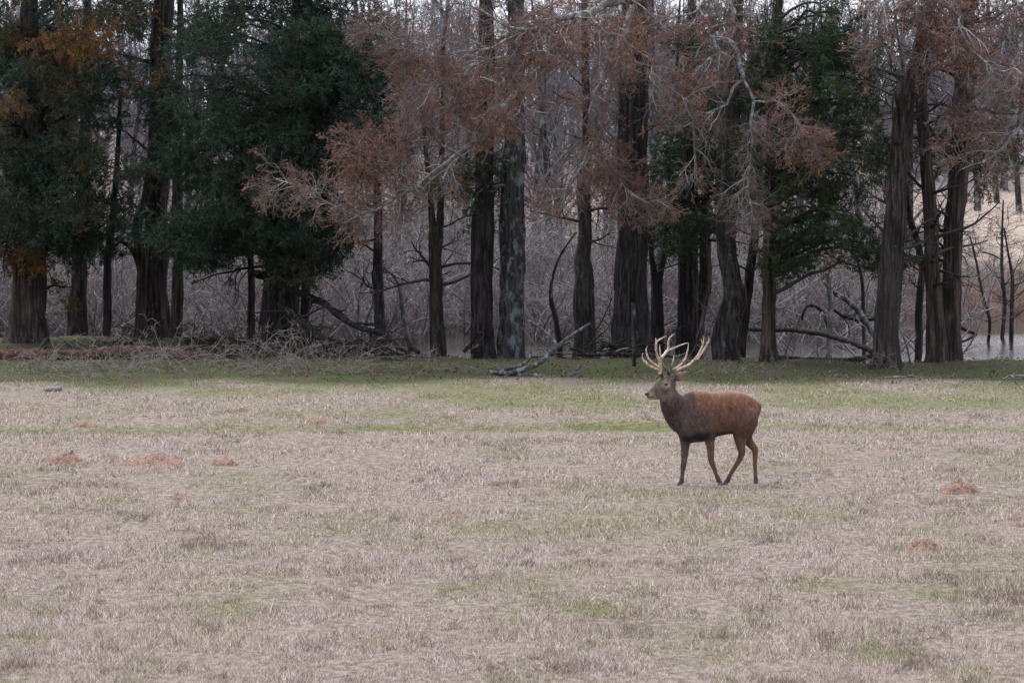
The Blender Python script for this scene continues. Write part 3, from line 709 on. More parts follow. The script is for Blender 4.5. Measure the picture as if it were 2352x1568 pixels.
# drooping pale limbs with rusty leaves; points are (x, y, width, distance) in the 2560 picture
def limb(t, pts, seed, nsub=9, L=0.9, rust=1.0, mat=None, leafn=12, sub2=5):
    global rng
    keep = rng; rng = np.random.default_rng(seed)
    P_ = np.array([at2(p[0], p[1], p[3]) for p in pts]); W_ = np.array([p[2] * 0.5 * K2 * pm(p[3]) for p in pts])
    n = int(max(10, np.linalg.norm(np.diff(P_, axis=0), axis=1).sum() / 0.10))
    P_, W_ = resample(P_, W_, n)
    kn = rng.normal(0, 0.035, (n // 3 + 3, 3)); xi = np.arange(n) / 3.0; i_ = xi.astype(int); f_ = (xi - i_)[:, None]
    P_ = P_ + (kn[i_] * (1 - f_) + kn[i_ + 1] * f_) * np.sin(np.linspace(0, np.pi, n))[:, None] ** 0.5
    m = MB(); tubes(m, P_, np.maximum(W_ * 0.68, 0.007), 8, ridge=1 + rng.normal(0, 0.05, (1, n, 8)))
    lo = m.build('limb', mat or M_pale_bark, t)
    tw = MB()
    # thinner side branches with long arching twigs
    B, RB = spawn(P_[None], int(nsub * 2.6), 0.15, 1.0, L, 0.85, 8, 0.20, (0, 0, -0.05), W_[None] * 0.8, 0.5, 0.0085)
    RB = np.minimum(RB, 0.012)
    tubes(tw, B, RB, 4)
    C, RC = spawn(B, sub2 + 1, 0.15, 1.0, L * 0.55, 0.8, 6, 0.22, (0, 0, -0.03), RB, 0.55, 0.0050)
    tubes(tw, C, RC, 3)
    tag(tw.build('twigs', M_twig_pale, lo), kind='stuff')
    ne = 3
    m_ = np.repeat(np.arange(len(C)), ne); k_ = rng.integers(1, C.shape[1], len(m_))
    pts_ = C[m_, k_]; d = norm(C[m_, k_] - C[m_, k_ - 1]) * 0.8 + rng.normal(0, 0.45, (len(m_), 3))
    ro = euler_x(d, rng.uniform(0, 6.28, len(m_))); sc_ = rng.uniform(0.6, 1.25, len(m_)) * (0.55 + 0.45 * L); pi_ = rng.integers(0, len(RUST), len(m_))
    gn_scatter('fine_twigs', [r[0] for r in RUST], pts_, ro, sc_, 0.0, M_twig_rust, lo, pi_)
    if rust > 0:
        q = rng.uniform(0, 1, len(m_)) < rust * (0.27 + 1.6 * (fbm(pts_[:, 0] * 0.9, pts_[:, 2] * 0.9, 5, 2) - 0.3))
        gn_scatter('dead_leaves', [r[1] for r in RUST], pts_[q], ro[q], sc_[q], np.clip(rng.normal(0.15, 0.25, int(q.sum())), 0, 1), M_rust_leaf, lo, pi_[q])
    rng = keep
    return P_

t15, t20, t26 = T[15][0], T[20][0], T[26][0]
limb(t15, [(1586, -90, 42, 91.8), (1560, -10, 36, 90), (1535, 8, 32, 89), (1471, 26, 26, 88), (1439, 35, 23, 87.5), (1376, 54, 18, 87), (1328, 73, 15, 86.5), (1262, 61, 11, 86), (1198, 25, 8, 85.6), (1130, 10, 5, 85.3), (1060, 40, 4, 85)], 501, 16, 1.1, 1.0)
limb(t15, [(1471, 26, 18, 88), (1427, 54, 17, 87.4), (1369, 83, 15, 87), (1328, 118, 13, 86.6), (1290, 142, 12, 86.3), (1272, 165, 10, 86.2), (1255, 215, 8, 86), (1240, 260, 6, 86), (1215, 300, 4, 86)], 502, 12, 1.0, 1.0)
limb(t15, [(1420, 40, 20, 88), (1390, 120, 21, 88), (1340, 185, 21, 88), (1296, 222, 21, 88), (1240, 300, 20, 88), (1200, 345, 19, 88), (1150, 390, 18, 88), (1100, 420, 16, 88), (1045, 460, 14, 87.8), (980, 500, 11, 87.5), (900, 535, 9, 87.2), (830, 510, 8, 87), (760, 470, 6, 87), (690, 448, 4, 87)], 503, 20, 1.0, 0.5)
limb(t15, [(1580, 20, 26, 91), (1556, 100, 27, 90), (1529, 143, 25, 89.5), (1510, 198, 21, 89), (1487, 239, 19, 88.6), (1487, 319, 17, 88.4), (1471, 383, 14, 88.2), (1446, 427, 12, 88), (1420, 462, 6, 88), (1400, 500, 4, 88)], 504, 14, 1.0, 1.0)
limb(t15, [(1471, 26, 12, 88), (1500, 70, 11, 87.5), (1560, 100, 10, 87), (1620, 150, 8, 86.6), (1640, 190, 7, 86.4), (1680, 225, 6, 86.2), (1730, 258, 4, 86)], 505, 9, 0.9, 0.9)
limb(t15, [(1290, 142, 9, 86.3), (1230, 150, 8, 86.2), (1160, 190, 7, 86), (1120, 210, 6, 86), (1050, 200, 5, 86), (980, 178, 3.5, 86)], 506, 11, 1.0, 1.0)
limb(t15, [(1328, 73, 8, 86.5), (1250, 110, 8, 86.3), (1180, 128, 7, 86), (1110, 125, 6, 86), (1020, 105, 5, 86), (960, 90, 3.5, 86)], 507, 11, 1.0, 1.1)
limb(t15, [(1487, 319, 9, 88.4), (1510, 390, 8, 88), (1540, 430, 7, 87.8), (1560, 475, 6, 87.6), (1600, 500, 4.5, 87.5), (1640, 505, 3, 87.5)], 508, 9, 0.8, 1.0)
limb(t15, [(1150, 390, 11, 88), (1090, 350, 9, 87.7), (1060, 320, 7, 87.5), (1035, 270, 5, 87.3), (1010, 250, 3, 87.2)], 509, 9, 0.8, 0.8)
limb(t15, [(1045, 460, 8, 87.8), (990, 430, 8, 87.6), (940, 425, 7, 87.5), (920, 400, 5, 87.4), (880, 370, 3.5, 87.3)], 510, 10, 0.8, 0.9)
limb(t20, [(1842, -120, 28, 89.5), (1828, -20, 26, 88.6), (1825, 20, 24, 88), (1835, 57, 21, 87.5), (1833, 96, 19, 87.2), (1844, 143, 18, 87), (1854, 191, 17, 86.8), (1844, 223, 13, 86.6), (1809, 258, 12, 86.5), (1777, 280, 11, 86.4), (1742, 284, 9, 86.3), (1737, 319, 9, 86.3), (1736, 383, 7, 86.3), (1742, 427, 4, 86.3)], 511, 12, 0.8, 0.35)
limb(t20, [(1854, 191, 14, 86.8), (1870, 230, 12, 86.7), (1883, 255, 12, 86.6), (1879, 303, 10, 86.5), (1886, 341, 10, 86.5), (1876, 399, 9, 86.5), (1876, 478, 7, 86.5), (1885, 560, 4, 86.5)], 512, 10, 0.8, 0.35)
limb(t20, [(1835, 57, 14, 87.5), (1774, 80, 13, 87.2), (1790, 110, 10, 87), (1800, 140, 9, 86.9), (1772, 150, 9, 86.8), (1765, 180, 7, 86.7), (1750, 240, 4, 86.6)], 513, 8, 0.8, 0.5)
limb(t20, [(1883, 255, 9, 86.6), (1926, 248, 8, 86.3), (1960, 268, 7, 86.1), (1988, 290, 6, 86), (2015, 345, 5, 86), (2040, 370, 3, 86)], 514, 8, 0.8, 0.6)
limb(t20, [(1860, -60, 16, 89), (1780, -20, 14, 87.8), (1750, 10, 12, 87.4), (1735, 30, 9, 87.2), (1690, 42, 8, 87), (1640, 60, 5, 87)], 515, 8, 0.8, 0.4)
limb(t26, [(2415, -120, 18, 88.5), (2345, -30, 15, 86.8), (2330, 0, 14, 86), (2370, 18, 13, 85.6), (2400, 40, 12, 85.4), (2393, 60, 11, 85.3), (2410, 95, 10, 85.2), (2440, 130, 9, 85.1), (2470, 160, 7, 85), (2550, 200, 4, 85)], 516, 15, 1.0, 1.1)
limb(t26, [(2345, -30, 11, 86.8), (2318, 5, 10, 86), (2300, 30, 9, 85.7), (2310, 70, 8, 85.6), (2322, 110, 7, 85.6), (2330, 170, 4, 85.6)], 517, 10, 0.8, 1.1)
limb(t26, [(2418, -100, 22, 88.5), (2500, -40, 18, 87), (2590, 60, 17, 86), (2610, 170, 15, 85.6), (2565, 270, 12, 85.4), (2545, 320, 10, 85.3), (2485, 390, 7, 85.2), (2400, 425, 4, 85.2)], 518, 14, 1.0, 0.75)
limb(t26, [(2345, -30, 9, 86.8), (2240, -10, 8, 86), (2205, 40, 7, 85.8), (2200, 100, 5, 85.8), (2165, 142, 3, 85.8)], 519, 8, 0.8, 0.6)
limb(t26, [(2500, -40, 12, 87), (2520, 60, 10, 86.5), (2500, 140, 8, 86.2), (2460, 220, 6, 86), (2440, 300, 4, 86)], 520, 12, 1.0, 1.1)

# ------------------------------------------------------------------ slim trees in and behind the pond
def sapling(name, label, pts, D, mat, tw, seed, n=10, L=0.9, group=None, z0=0.0):
    P_, W_ = path(pts, D)
    P_, W_ = resample(P_, W_, 22)
    b = P_[0]
    t = empty(name, (b[0], b[1], float(min(b[2], terrain(b[0], b[1])))), label, 'tree', group)
    b2 = b.copy(); b2[2] = terrain(b[0], b[1]) - 0.15
    m = MB(); tubes(m, np.concatenate([[b2], P_]), np.concatenate([[W_[0] * 1.1], W_]), 9, cap=True); m.build('trunk', mat, t)
    side_branches(t, P_, W_, n, b[2] + 0.4 + z0, 99, L, tw, seed, sub=4, sub2=3, up=0.5, rr=0.3)
    return t
k2 = K2
def v2(l): return [(x * k2, y * k2, w_ * k2) for x, y, w_ in l]
sapling('sapling', 'whitish bent sapling leaning out of the pond behind the fallen boughs', v2([(1025, 862, 13), (1010, 800, 13), (1003, 740, 12), (995, 705, 11), (975, 680, 7), (955, 665, 4)]), 97, M_pale_bark, M_twig_pale, 601, 8, 0.7)
sapling('sapling', 'forked whitish sapling left of the slender speckled trunk', v2([(895, 830, 9), (896, 770, 8), (898, 745, 8), (908, 700, 6), (925, 650, 4)]), 98, M_pale_bark, M_twig_pale, 602, 9, 0.7)
sapling('sapling', 'pale sapling slanting across the slender speckled trunk', v2([(905, 835, 8), (920, 790, 8), (934, 752, 7), (925, 715, 5), (912, 690, 4)]), 97, M_pale_bark, M_twig_pale, 603, 7, 0.6)
sapling('sapling', 'slim dark sapling standing in the open sky-lit water', v2([(2528, 855, 12), (2530, 740, 10), (2531, 690, 9), (2522, 640, 6), (2510, 570, 4)]), 106, M_dark_bark, M_twig_dark, 604, 14, 1.4)
sapling('sapling', 'grey sapling in the open water with spreading upswept branches', v2([(2505, 848, 11), (2512, 760, 10), (2505, 680, 9), (2505, 600, 7), (2508, 500, 4)]), 107, M_grey_bark, M_twig_dark, 605, 16, 1.5)
sapling('sapling', 'dark sapling bowed low over the open water', v2([(2470, 860, 8), (2474, 800, 8), (2455, 730, 7), (2440, 650, 6), (2425, 590, 4)]), 104, M_dark_bark, M_twig_dark, 606, 14, 1.3)
sapling('sapling', 'leaning whitish sapling between the waisted trunk and the lichen trunk', v2([(1400, 860, 14), (1388, 790, 14), (1378, 750, 12), (1380, 700, 8), (1400, 640, 6), (1440, 580, 4)]), 97, M_mossy_bark, M_twig_grey, 607, 10, 1.1)
sapling('dead_snag', 'bleached dead snag standing among the fallen poles', v2([(2072, 892, 17), (2075, 838, 16), (2077, 762, 15), (2072, 705, 14), (2070, 680, 7)]), 93, M_pale_bark, M_twig_pale, 608, 5, 0.6)
sapling('sapling', 'thin upright sapling leaning behind the young cedar boughs', v2([(2160, 860, 10), (2158, 780, 10), (2155, 700, 9), (2140, 640, 7), (2120, 590, 5)]), 95, M_grey_bark, M_twig_dark, 609, 8, 1.0)

def bare_tree_mesh(seed, H=9.0, r0_=0.14):
    global rng
    keep = rng; rng = np.random.default_rng(seed)
    tr = grow(np.zeros((1, 3)) + np.array([[0, 0, -0.3]]), np.array([[rng.normal(0, 0.05), rng.normal(0, 0.05), 1]]), np.array([H]), 14, 0.05, (0, 0, 0.05))
    rt = r0_ * np.linspace(1, 0.12, 14)[None]
    m1 = MB(); tubes(m1, tr, rt, 8)
    m2 = MB()
    B, RB = spawn(tr, 22, 0.18, 0.98, H * 0.34, 0.8, 8, 0.14, (0, 0, 0.05), rt, 0.42, 0.012)
    tubes(m2, B, RB, 4)
    C, RC = spawn(B, 6, 0.2, 1.0, H * 0.14, 0.75, 5, 0.2, (0, 0, 0.03), RB, 0.6, 0.008)
    tubes(m2, C, RC, 3)
    E, RE = spawn(C, 4, 0.2, 1.0, H * 0.06, 0.75, 4, 0.25, (0, 0, 0.02), RC, 0.6, 0.006)
    tubes(m2, E, RE, 3)
    rng = keep
    return m1, m2

protos = []
for s in range(4):
    m1, m2 = bare_tree_mesh(700 + s)
    protos.append((m1.mesh('far_trunk'), m2.mesh('far_branches')))
    protos[-1][0].materials.append(M_lichen_bark if s % 2 else M_grey_bark); protos[-1][1].materials.append(M_twig_far)
r0 = np.random.default_rng(77)
NEAR = [(70, 'the fluted red cedar'), (250, 'the slim trunk by the rotten log'), (365, 'the thick straight brown trunk'), (500, 'the big dark green cedar boughs'), (640, 'the broken dark cedar'), (867, 'the slender speckled trunk'), (1005, 'the mossy forked trunk'), (1110, 'the dark furrowed trunk'), (1175, 'the pale lichen trunk'), (1345, 'the trunk with narrow waist'), (1450, 'the largest black trunk'), (1585, 'the straight cedar beside the reddish trunk'), (1670, 'the S shaped trunk'), (1768, 'the young cedar'), (1900, 'the fallen poles and bleached snag'), (2050, 'the leaning broken trunk'), (2170, 'the twin cedar stems')]
def far_label(px):
    return 'bare grey far-bank tree standing behind ' + min(NEAR, key=lambda q: abs(q[0] - px))[1]
far_spots = [(60, 127, 1.1), (150, 132, .9), (290, 126, 1.0), (430, 129, 1.1), (515, 126, .9), (610, 133, 1.0), (735, 127, 1.0), (800, 131, 1.1), (925, 126, 1.0), (960, 136, 1.2), (1060, 128, 1.1), (1230, 127, 1.0), (1255, 132, 1.2), (1290, 130, .9),
             (1390, 127, 1.0), (1400, 134, 1.2), (1540, 130, 1.0), (1640, 127, 1.1), (1720, 133, 1.0), (1830, 127, 1.0), (1890, 134, 1.1), (1985, 128, .9), (2100, 131, 1.1), (2245, 190, 1.2), (2340, 186, 1.1), (2290, 197, 1.2)]
for k, (px, D, s) in enumerate(far_spots):
    x = at(px, 700, D)[0]
    t = empty('distant_tree', (x, D, float(terrain(x, D))), far_label(px) if D < 150 else 'bare tree at the top of the pale meadow beyond the pond', 'tree', 'bare trees beyond the pond' if D < 150 else 'bare trees above the far meadow')
    t.scale = (s, s, s * r0.uniform(0.85, 1.15)); t.rotation_euler = (0, 0, r0.uniform(0, 6.28))
    for nm, me in zip(('trunk', 'branches'), protos[k % 4]):
        o = bpy.data.objects.new(nm, me); COL.objects.link(o); o.parent = t
        if nm == 'branches': o['kind'] = 'stuff'

def scatter(name, src, spots, mat):
    a_ = np.array(spots, float)
    return gn_scatter(name, src, a_[:, :3], np.stack([a_[:, 5] * 0, a_[:, 5] * 0, a_[:, 5]], -1), np.stack([a_[:, 3], a_[:, 3], a_[:, 4]], -1), 0.0, mat, None, a_[:, 6].astype(int) % len(src))

def thicket_bush(seed, H=3.2):
    global rng
    keep = rng; rng = np.random.default_rng(seed)
    n = 12
    az = rng.uniform(0, 6.28, n); st = np.stack([rng.normal(0, 0.35, n), rng.normal(0, 0.35, n), np.full(n, -0.2)], -1)
    d = np.stack([np.cos(az) * 0.5, np.sin(az) * 0.5, np.ones(n)], -1)
    S = grow(st, d, rng.uniform(0.6, 1.2, n) * H, 8, 0.16, (0, 0, -0.05))
    RS = np.full((n, 1), 0.019) * np.linspace(1, 0.35, 8)[None] * rng.uniform(0.6, 1.4, (n, 1))
    m = MB(); tubes(m, S, RS, 4)
    C, RC = spawn(S, 6, 0.15, 1.0, H * 0.42, 0.8, 6, 0.22, (0, 0, -0.02), RS, 0.6, 0.007); tubes(m, C, RC, 3)
    E, RE = spawn(C, 4, 0.2, 1.0, H * 0.2, 0.8, 4, 0.25, (0, 0, 0), RC, 0.6, 0.005); tubes(m, E, RE, 3)
    rng = keep
    return m
def leaning_stem(seed):
    global rng
    keep = rng; rng = np.random.default_rng(seed)
    S = grow(np.array([[0, 0, -0.2]]), np.array([[1.0, 0.2, rng.uniform(0.35, 1.3)]]), np.array([rng.uniform(2.0, 3.6)]), 9, 0.12, (0, 0, -0.03))
    RS = np.linspace(0.034, 0.010, 9)[None]
    m = MB(); tubes(m, S, RS, 5)
    C, RC = spawn(S, 7, 0.25, 1.0, 1.1, 0.8, 6, 0.2, (0, 0, 0), RS, 0.5, 0.008); tubes(m, C, RC, 3)
    E, RE = spawn(C, 4, 0.2, 1.0, 0.5, 0.8, 4, 0.25, (0, 0, 0), RC, 0.6, 0.006); tubes(m, E, RE, 3)
    rng = keep
    return m
bushes = [thicket_bush(800 + k) for k in range(6)] + [leaning_stem(820 + k) for k in range(4)]
sp_ = []
r0 = np.random.default_rng(88)
for k in range(190):
    D = r0.uniform(105, 128) if k % 3 else r0.uniform(103, 112)
    px = r0.uniform(-200, 2230)
    x = at(px, 700, D)[0]
    if x > 8.3 and D < 140: continue
    s = r0.uniform(0.75, 1.25)
    sp_.append((x, D, max(float(terrain(x, D)), -0.45), s, s * r0.uniform(0.8, 1.15), r0.uniform(0, 6.3), k))
sp_ = [(x, y, z, s, sz, ro, k % 6) for (x, y, z, s, sz, ro, k) in sp_]
for k in range(90):
    D = r0.uniform(94, 112); px = r0.uniform(60, 2180) if k % 2 else r0.uniform(1750, 2190); x = at(px, 700, D)[0]
    if D < bank_edge(x) + 1.0: continue
    s = r0.uniform(0.6, 1.1); sp_.append((x, D, max(float(terrain(x, D)), -0.5), s, s, r0.uniform(0, 6.3), 6 + k % 4))
for k in range(60):
    D = r0.uniform(128, 152); x = at(r0.uniform(-200, 2150), 700, D)[0]; s = r0.uniform(1.0, 1.5)
    sp_.append((x, D, float(terrain(x, D)), s, s * r0.uniform(0.8, 1.2), r0.uniform(0, 6.3), k % 6))
for k in range(16):
    x = r0.uniform(9.0, 17); D = float(far_edge(x)) + r0.uniform(-2, 3)
    sp_.append((x, D, float(terrain(x, D)), 0.75, r0.uniform(0.35, 0.7), r0.uniform(0, 6.3), k % 6))
for k in range(12):      # low brush on the far bank at the clay and along the meadow
    x = r0.uniform(8.5, 17); D = r0.uniform(132, 146)
    sp_.append((x, D, float(terrain(x, D)), 0.7, 0.5, r0.uniform(0, 6.3), k % 6))
tag(scatter('thicket', bushes, sp_, M_twig_grey), 'tangled mass of grey leafless brush along the far side of the pond', 'thicket', kind='stuff')

def far_wood_tree(seed, H=8.6):
    global rng
    keep = rng; rng = np.random.default_rng(seed)
    tr = grow(np.array([[0, 0, -0.4]]), np.array([[0, 0, 1.0]]), np.array([H]), 8, 0.06, (0, 0, 0.05))
    rt = 0.16 * np.linspace(1, 0.15, 8)[None]
    m = MB(); tubes(m, tr, rt, 5)
    B, RB = spawn(tr, 20, 0.12, 0.98, H * 0.36, 0.75, 6, 0.15, (0, 0, 0.06), rt, 0.45, 0.02); tubes(m, B, RB, 3)
    C, RC = spawn(B, 6, 0.2, 1.0, H * 0.15, 0.75, 4, 0.2, (0, 0, 0.03), RB, 0.6, 0.014); tubes(m, C, RC, 3)
    rng = keep
    return m
fw = [far_wood_tree(900 + k) for k in range(5)]
sp_ = []
for k in range(420):
    D = 203 + 90 * (k / 420) + r0.uniform(-3, 3)
    x = r0.uniform(-34, 34) * D / 230
    s = r0.uniform(0.7, 1.05)
    sp_.append((x, D, float(terrain(x, D)), s * 1.2, s, r0.uniform(0, 6.3), k))
tag(scatter('distant_woods', fw, sp_, M_twig_far), 'hazy grey leafless woods on the rise beyond the pond and meadow', 'woods', kind='stuff')

# ------------------------------------------------------------------ fallen wood
def fallen(name, label, pts, mat, cat, seed, branches=0, L=0.7, tw=None, group=None, sides=12, rough=0.07):
    """pts (x, y, width, D) in the 2560 picture"""
    global rng
    keep = rng; rng = np.random.default_rng(seed)
    P_ = np.array([at2(p[0], p[1], p[3]) for p in pts]); W_ = np.array([p[2] * 0.5 * K2 * pm(p[3]) for p in pts])
    n = int(max(8, np.linalg.norm(np.diff(P_, axis=0), axis=1).sum() / 0.09))
    P_, W_ = resample(P_, W_, n)
    P_[1:-1] += rng.normal(0, 0.008, (n - 2, 3))
    c = P_.mean(0)
    t = empty(name, (c[0], c[1], float(terrain(c[0], c[1]))), label, cat, group)
    m = MB(); tubes(m, P_, np.maximum(W_, 0.006), sides, cap=True, ridge=1 + rng.normal(0, rough, (1, n, sides)) + 0.1 * rng.normal(0, 1, (1, 1, sides)))
    m.build('stem', mat, t)
    if branches:
        tw_ = MB()
        B, RB = spawn(P_[None], branches, 0.15, 1.0, L, 0.8, 7, 0.2, (0, 0, 0.0), W_[None], 0.55, 0.008)
        B[..., 2] = np.maximum(B[..., 2], terrain(B[..., 0], B[..., 1]) + 0.01)
        tubes(tw_, B, RB, 5)
        C, RC = spawn(B, 3, 0.2, 1.0, L * 0.5, 0.8, 5, 0.25, (0, 0, 0), RB, 0.6, 0.005)
        C[..., 2] = np.maximum(C[..., 2], terrain(C[..., 0], C[..., 1]) + 0.01)
        tubes(tw_, C, RC, 3)
        tag(tw_.build('twigs', tw or M_twig_dark, t), kind='stuff')
    rng = keep
    return t
fallen('fallen_log', 'long rotten red-brown log lying at the edge of the grass', [(-60, 893, 30, 90.5), (60, 889, 30, 90.5), (116, 887, 30, 90.5), (206, 887, 26, 90.6), (300, 879, 32, 90.6), (400, 884, 34, 90.6), (470, 888, 24, 90.7), (540, 893, 12, 90.8)], M_rot, 'log', 1001, 4, 0.5, rough=0.10)
fallen('fallen_log', 'grey weathered log behind the brambles left of the broken cedar', [(440, 852, 16, 95), (500, 850, 18, 95), (560, 850, 18, 95), (640, 856, 14, 95)], M_grey_bark, 'log', 1002, 4, 0.6)
fallen('fallen_log', 'dark mossy log lying under the broken cedar', [(560, 893, 20, 91.5), (640, 884, 24, 91.5), (720, 878, 24, 91.5), (800, 888, 16, 91.3)], M_mossy_bark, 'log', 1003, 8, 0.8)
fallen('fallen_branch', 'dark bough sweeping from the broken cedar high over the other boughs to the water', [(700, 715, 17, 94.5), (739, 729, 16, 94), (806, 755, 15, 93), (852, 792, 15, 92.3), (899, 818, 13, 92), (955, 831, 12, 91.6), (998, 868, 10, 91.2), (1025, 884, 5, 91)], M_dark_bark, 'branch', 1004, 9, 0.8)
fallen('fallen_branch', 'dark mossy bough lying lowest in the tangle on the green bank', [(700, 760, 17, 93.5), (723, 778, 17, 93), (773, 815, 18, 92), (822, 861, 17, 90.6), (872, 888, 15, 89.6), (938, 894, 12, 89.3), (1000, 902, 6, 89)], M_dark_bark, 'branch', 1005, 14, 0.9)
fallen('fallen_branch', 'dark bough lying between the high and the low bough of the tangle', [(740, 820, 11, 92), (789, 838, 12, 91.5), (846, 851, 11, 91), (892, 871, 10, 90.5), (955, 878, 8, 90.2), (1000, 885, 5, 90)], M_dark_bark, 'branch', 1006, 10, 0.8)
fallen('fallen_branch', 'dark stick leaning up from the bank against the dark furrowed trunk', [(1160, 880, 10, 91), (1180, 855, 9, 91), (1195, 825, 8, 91), (1202, 808, 5, 91)], M_dark_bark, 'branch', 1007, 4, 0.5)
fallen('fallen_branch', 'curved dark root-like bough rising from the water by the mossy forked trunk', [(1045, 882, 12, 91), (1028, 868, 11, 91.4), (1018, 850, 9, 91.8), (1012, 838, 6, 92)], M_dark_bark, 'branch', 1008, 3, 0.4)
tl = fallen('fallen_branch', 'grey forked limb lying on the grass with one arm raised', [(1225, 930, 9, 84.6), (1262, 934, 12, 84.5), (1340, 941, 14, 84.3), (1400, 947, 13, 84.1), (1425, 944, 10, 84.1), (1449, 914, 7, 84.2)], M_lichen_bark, 'branch', 1009, 4, 0.5, M_twig_grey)
for k, pts in enumerate([[(1262, 936, 11, 84.4), (1285, 930, 14, 84.4), (1346, 908, 13, 84.6), (1396, 865, 11, 85), (1429, 838, 9, 85.3), (1476, 808, 6, 85.6)], [(1250, 934, 8, 84.4), (1262, 924, 11, 84.6), (1300, 914, 9, 84.9), (1322, 898, 7, 85.1), (1327, 880, 4, 85.3)], [(1396, 865, 7, 85), (1370, 835, 7, 85.4), (1345, 815, 6, 85.8), (1320, 800, 4, 86)]]):
    P_ = np.array([at2(p[0], p[1], p[3]) for p in pts]); W_ = np.array([p[2] * 0.5 * K2 * pm(p[3]) for p in pts]); P_, W_ = resample(P_, W_, 18)
    m = MB(); tubes(m, P_, W_, 9, cap=True, ridge=1 + rng.normal(0, 0.07, (1, 18, 9))); m.build('arm', M_lichen_bark, tl)
fallen('fallen_log', 'long fallen pole propped up and sloping down to the leaning trunk', [(1868, 822, 9, 92.5), (1933, 825, 12, 92), (1993, 826, 12, 91.5), (2066, 838, 13, 91), (2125, 855, 13, 90.3), (2178, 878, 12, 89.6), (2200, 890, 9, 89.4)], M_grey_bark, 'log', 1010, 5, 0.6, M_twig_grey)
fallen('fallen_log', 'grey log lying flat on the bank between young cedar and leaning trunk', [(1925, 895, 15, 89.6), (1970, 898, 17, 89.6), (2019, 901, 19, 89.5), (2105, 903, 19, 89.5), (2160, 895, 14, 89.6), (2190, 888, 8, 89.7)], M_grey_bark, 'log', 1011, 3, 0.5, M_twig_grey)
fallen('fallen_branch', 'thick lichened limb slanting steeply down onto the leaning trunk', [(2060, 705, 8, 94), (2089, 732, 13, 93.6), (2142, 772, 15, 93), (2185, 835, 15, 92.4), (2200, 862, 12, 92.2)], M_lichen_bark, 'branch', 1012, 6, 0.8, M_twig_grey)
fallen('fallen_branch', 'arched grey limb looping beside the bleached snag', [(2005, 800, 5, 93.5), (2010, 775, 7, 93.5), (2025, 763, 8, 93.5), (2045, 768, 8, 93.5), (2062, 790, 8, 93.4), (2070, 820, 7, 93.3)], M_grey_bark, 'branch', 1013, 3, 0.5, M_twig_grey)
fallen('fallen_branch', 'dark limb lying level behind the bleached snag', [(2085, 775, 7, 94.5), (2120, 795, 9, 94.4), (2160, 800, 9, 94.3), (2200, 797, 7, 94.2)], M_dark_bark, 'branch', 1014, 4, 0.6)
fallen('fallen_log', 'low weathered log lying along the shore of the open water', [(2290, 908, 10, 88.6), (2340, 910, 14, 88.5), (2420, 913, 13, 88.4), (2500, 914, 12, 88.4), (2620, 916, 12, 88.3)], M_grey_bark, 'log', 1015, 3, 0.4, M_twig_grey)
fallen('fallen_branch', 'bent dark stick angling out of the water by the twin cedars', [(2390, 812, 9, 101), (2415, 825, 9, 101), (2440, 838, 8, 101), (2400, 856, 6, 101)], M_dark_bark, 'branch', 1016)
fallen('fallen_log', 'slim weathered log across the foot of the largest black trunk', [(1440, 886, 7, 89.5), (1485, 886, 9, 89.5), (1560, 886, 10, 89.4), (1640, 889, 9, 89.4), (1700, 893, 6, 89.3)], M_grey_bark, 'log', 1017, 6, 0.6, M_twig_grey)
fallen('fallen_branch', 'small dark bough heaped against the foot of the largest black trunk', [(1478, 884, 6, 90.2), (1510, 868, 7, 90.2), (1540, 866, 7, 90.2), (1580, 880, 6, 90.2), (1600, 892, 4, 90.2)], M_dark_bark, 'branch', 1018, 8, 0.5)
fallen('fallen_branch', 'thin pale stick lying in the grass before the pond log', [(2190, 945, 4, 83.5), (2260, 942, 4, 83.6), (2340, 944, 3, 83.5)], M_pale_bark, 'branch', 1019, 2, 0.3, M_twig_pale)
fallen('fallen_branch', 'thin pale stick lying on the grass close to the shore log', [(2500, 948, 3, 83.2), (2530, 940, 5, 83.3), (2590, 938, 5, 83.3)], M_pale_bark, 'branch', 1020, 2, 0.3, M_twig_pale)

def brush_heap(px, py, D, label, seed, n=26):
    global rng
    keep = rng; rng = np.random.default_rng(seed)
    g_ = at2(px, py, D); g_[2] = terrain(g_[0], g_[1])
    t = empty('brush_heap', g_, label, 'brush')
    st = g_ + np.stack([rng.normal(0, 0.55, n), rng.normal(0, 0.45, n), rng.uniform(0, 0.3, n)], -1)
    az = rng.uniform(0, 6.28, n)
    S = grow(st, np.stack([np.cos(az), 0.6 * np.sin(az), rng.normal(0.12, 0.25, n)], -1), rng.uniform(0.6, 1.6, n), 7, 0.14, (0, 0, -0.03))
    S[..., 2] = np.maximum(S[..., 2], terrain(S[..., 0], S[..., 1]) + 0.01)
    RS = rng.uniform(0.008, 0.024, (n, 1)) * np.linspace(1, 0.4, 7)
    m = MB(); tubes(m, S, RS, 5); tag(m.build('sticks', M_dark_bark, t), kind='stuff')
    C, RC = spawn(S, 5, 0.15, 1.0, 0.5, 0.8, 5, 0.22, (0, 0, 0), RS, 0.5, 0.004)
    C[..., 2] = np.maximum(C[..., 2], terrain(C[..., 0], C[..., 1]) + 0.01)
    m = MB(); tubes(m, C, RC, 3); tag(m.build('twigs', M_twig_dark, t), kind='stuff')
    rng = keep
for k, (px, py, D, lab) in enumerate([(330, 882, 92.5, 'heap of dark dead sticks behind the middle of the rotten red log'), (520, 885, 91.5, 'heap of dark dead sticks at the thin end of the rotten red log'), (660, 882, 91.5, 'heap of dark dead sticks at the foot of the broken cedar'), (790, 888, 90.8, 'heap of dark dead sticks under the sweeping dark boughs'), (900, 895, 90.0, 'heap of dark dead sticks at the outer end of the dark boughs'), (1490, 890, 90.0, 'heap of dead sticks against the flared base of the largest black trunk')]):
    brush_heap(px, py, D, lab, 1060 + k)

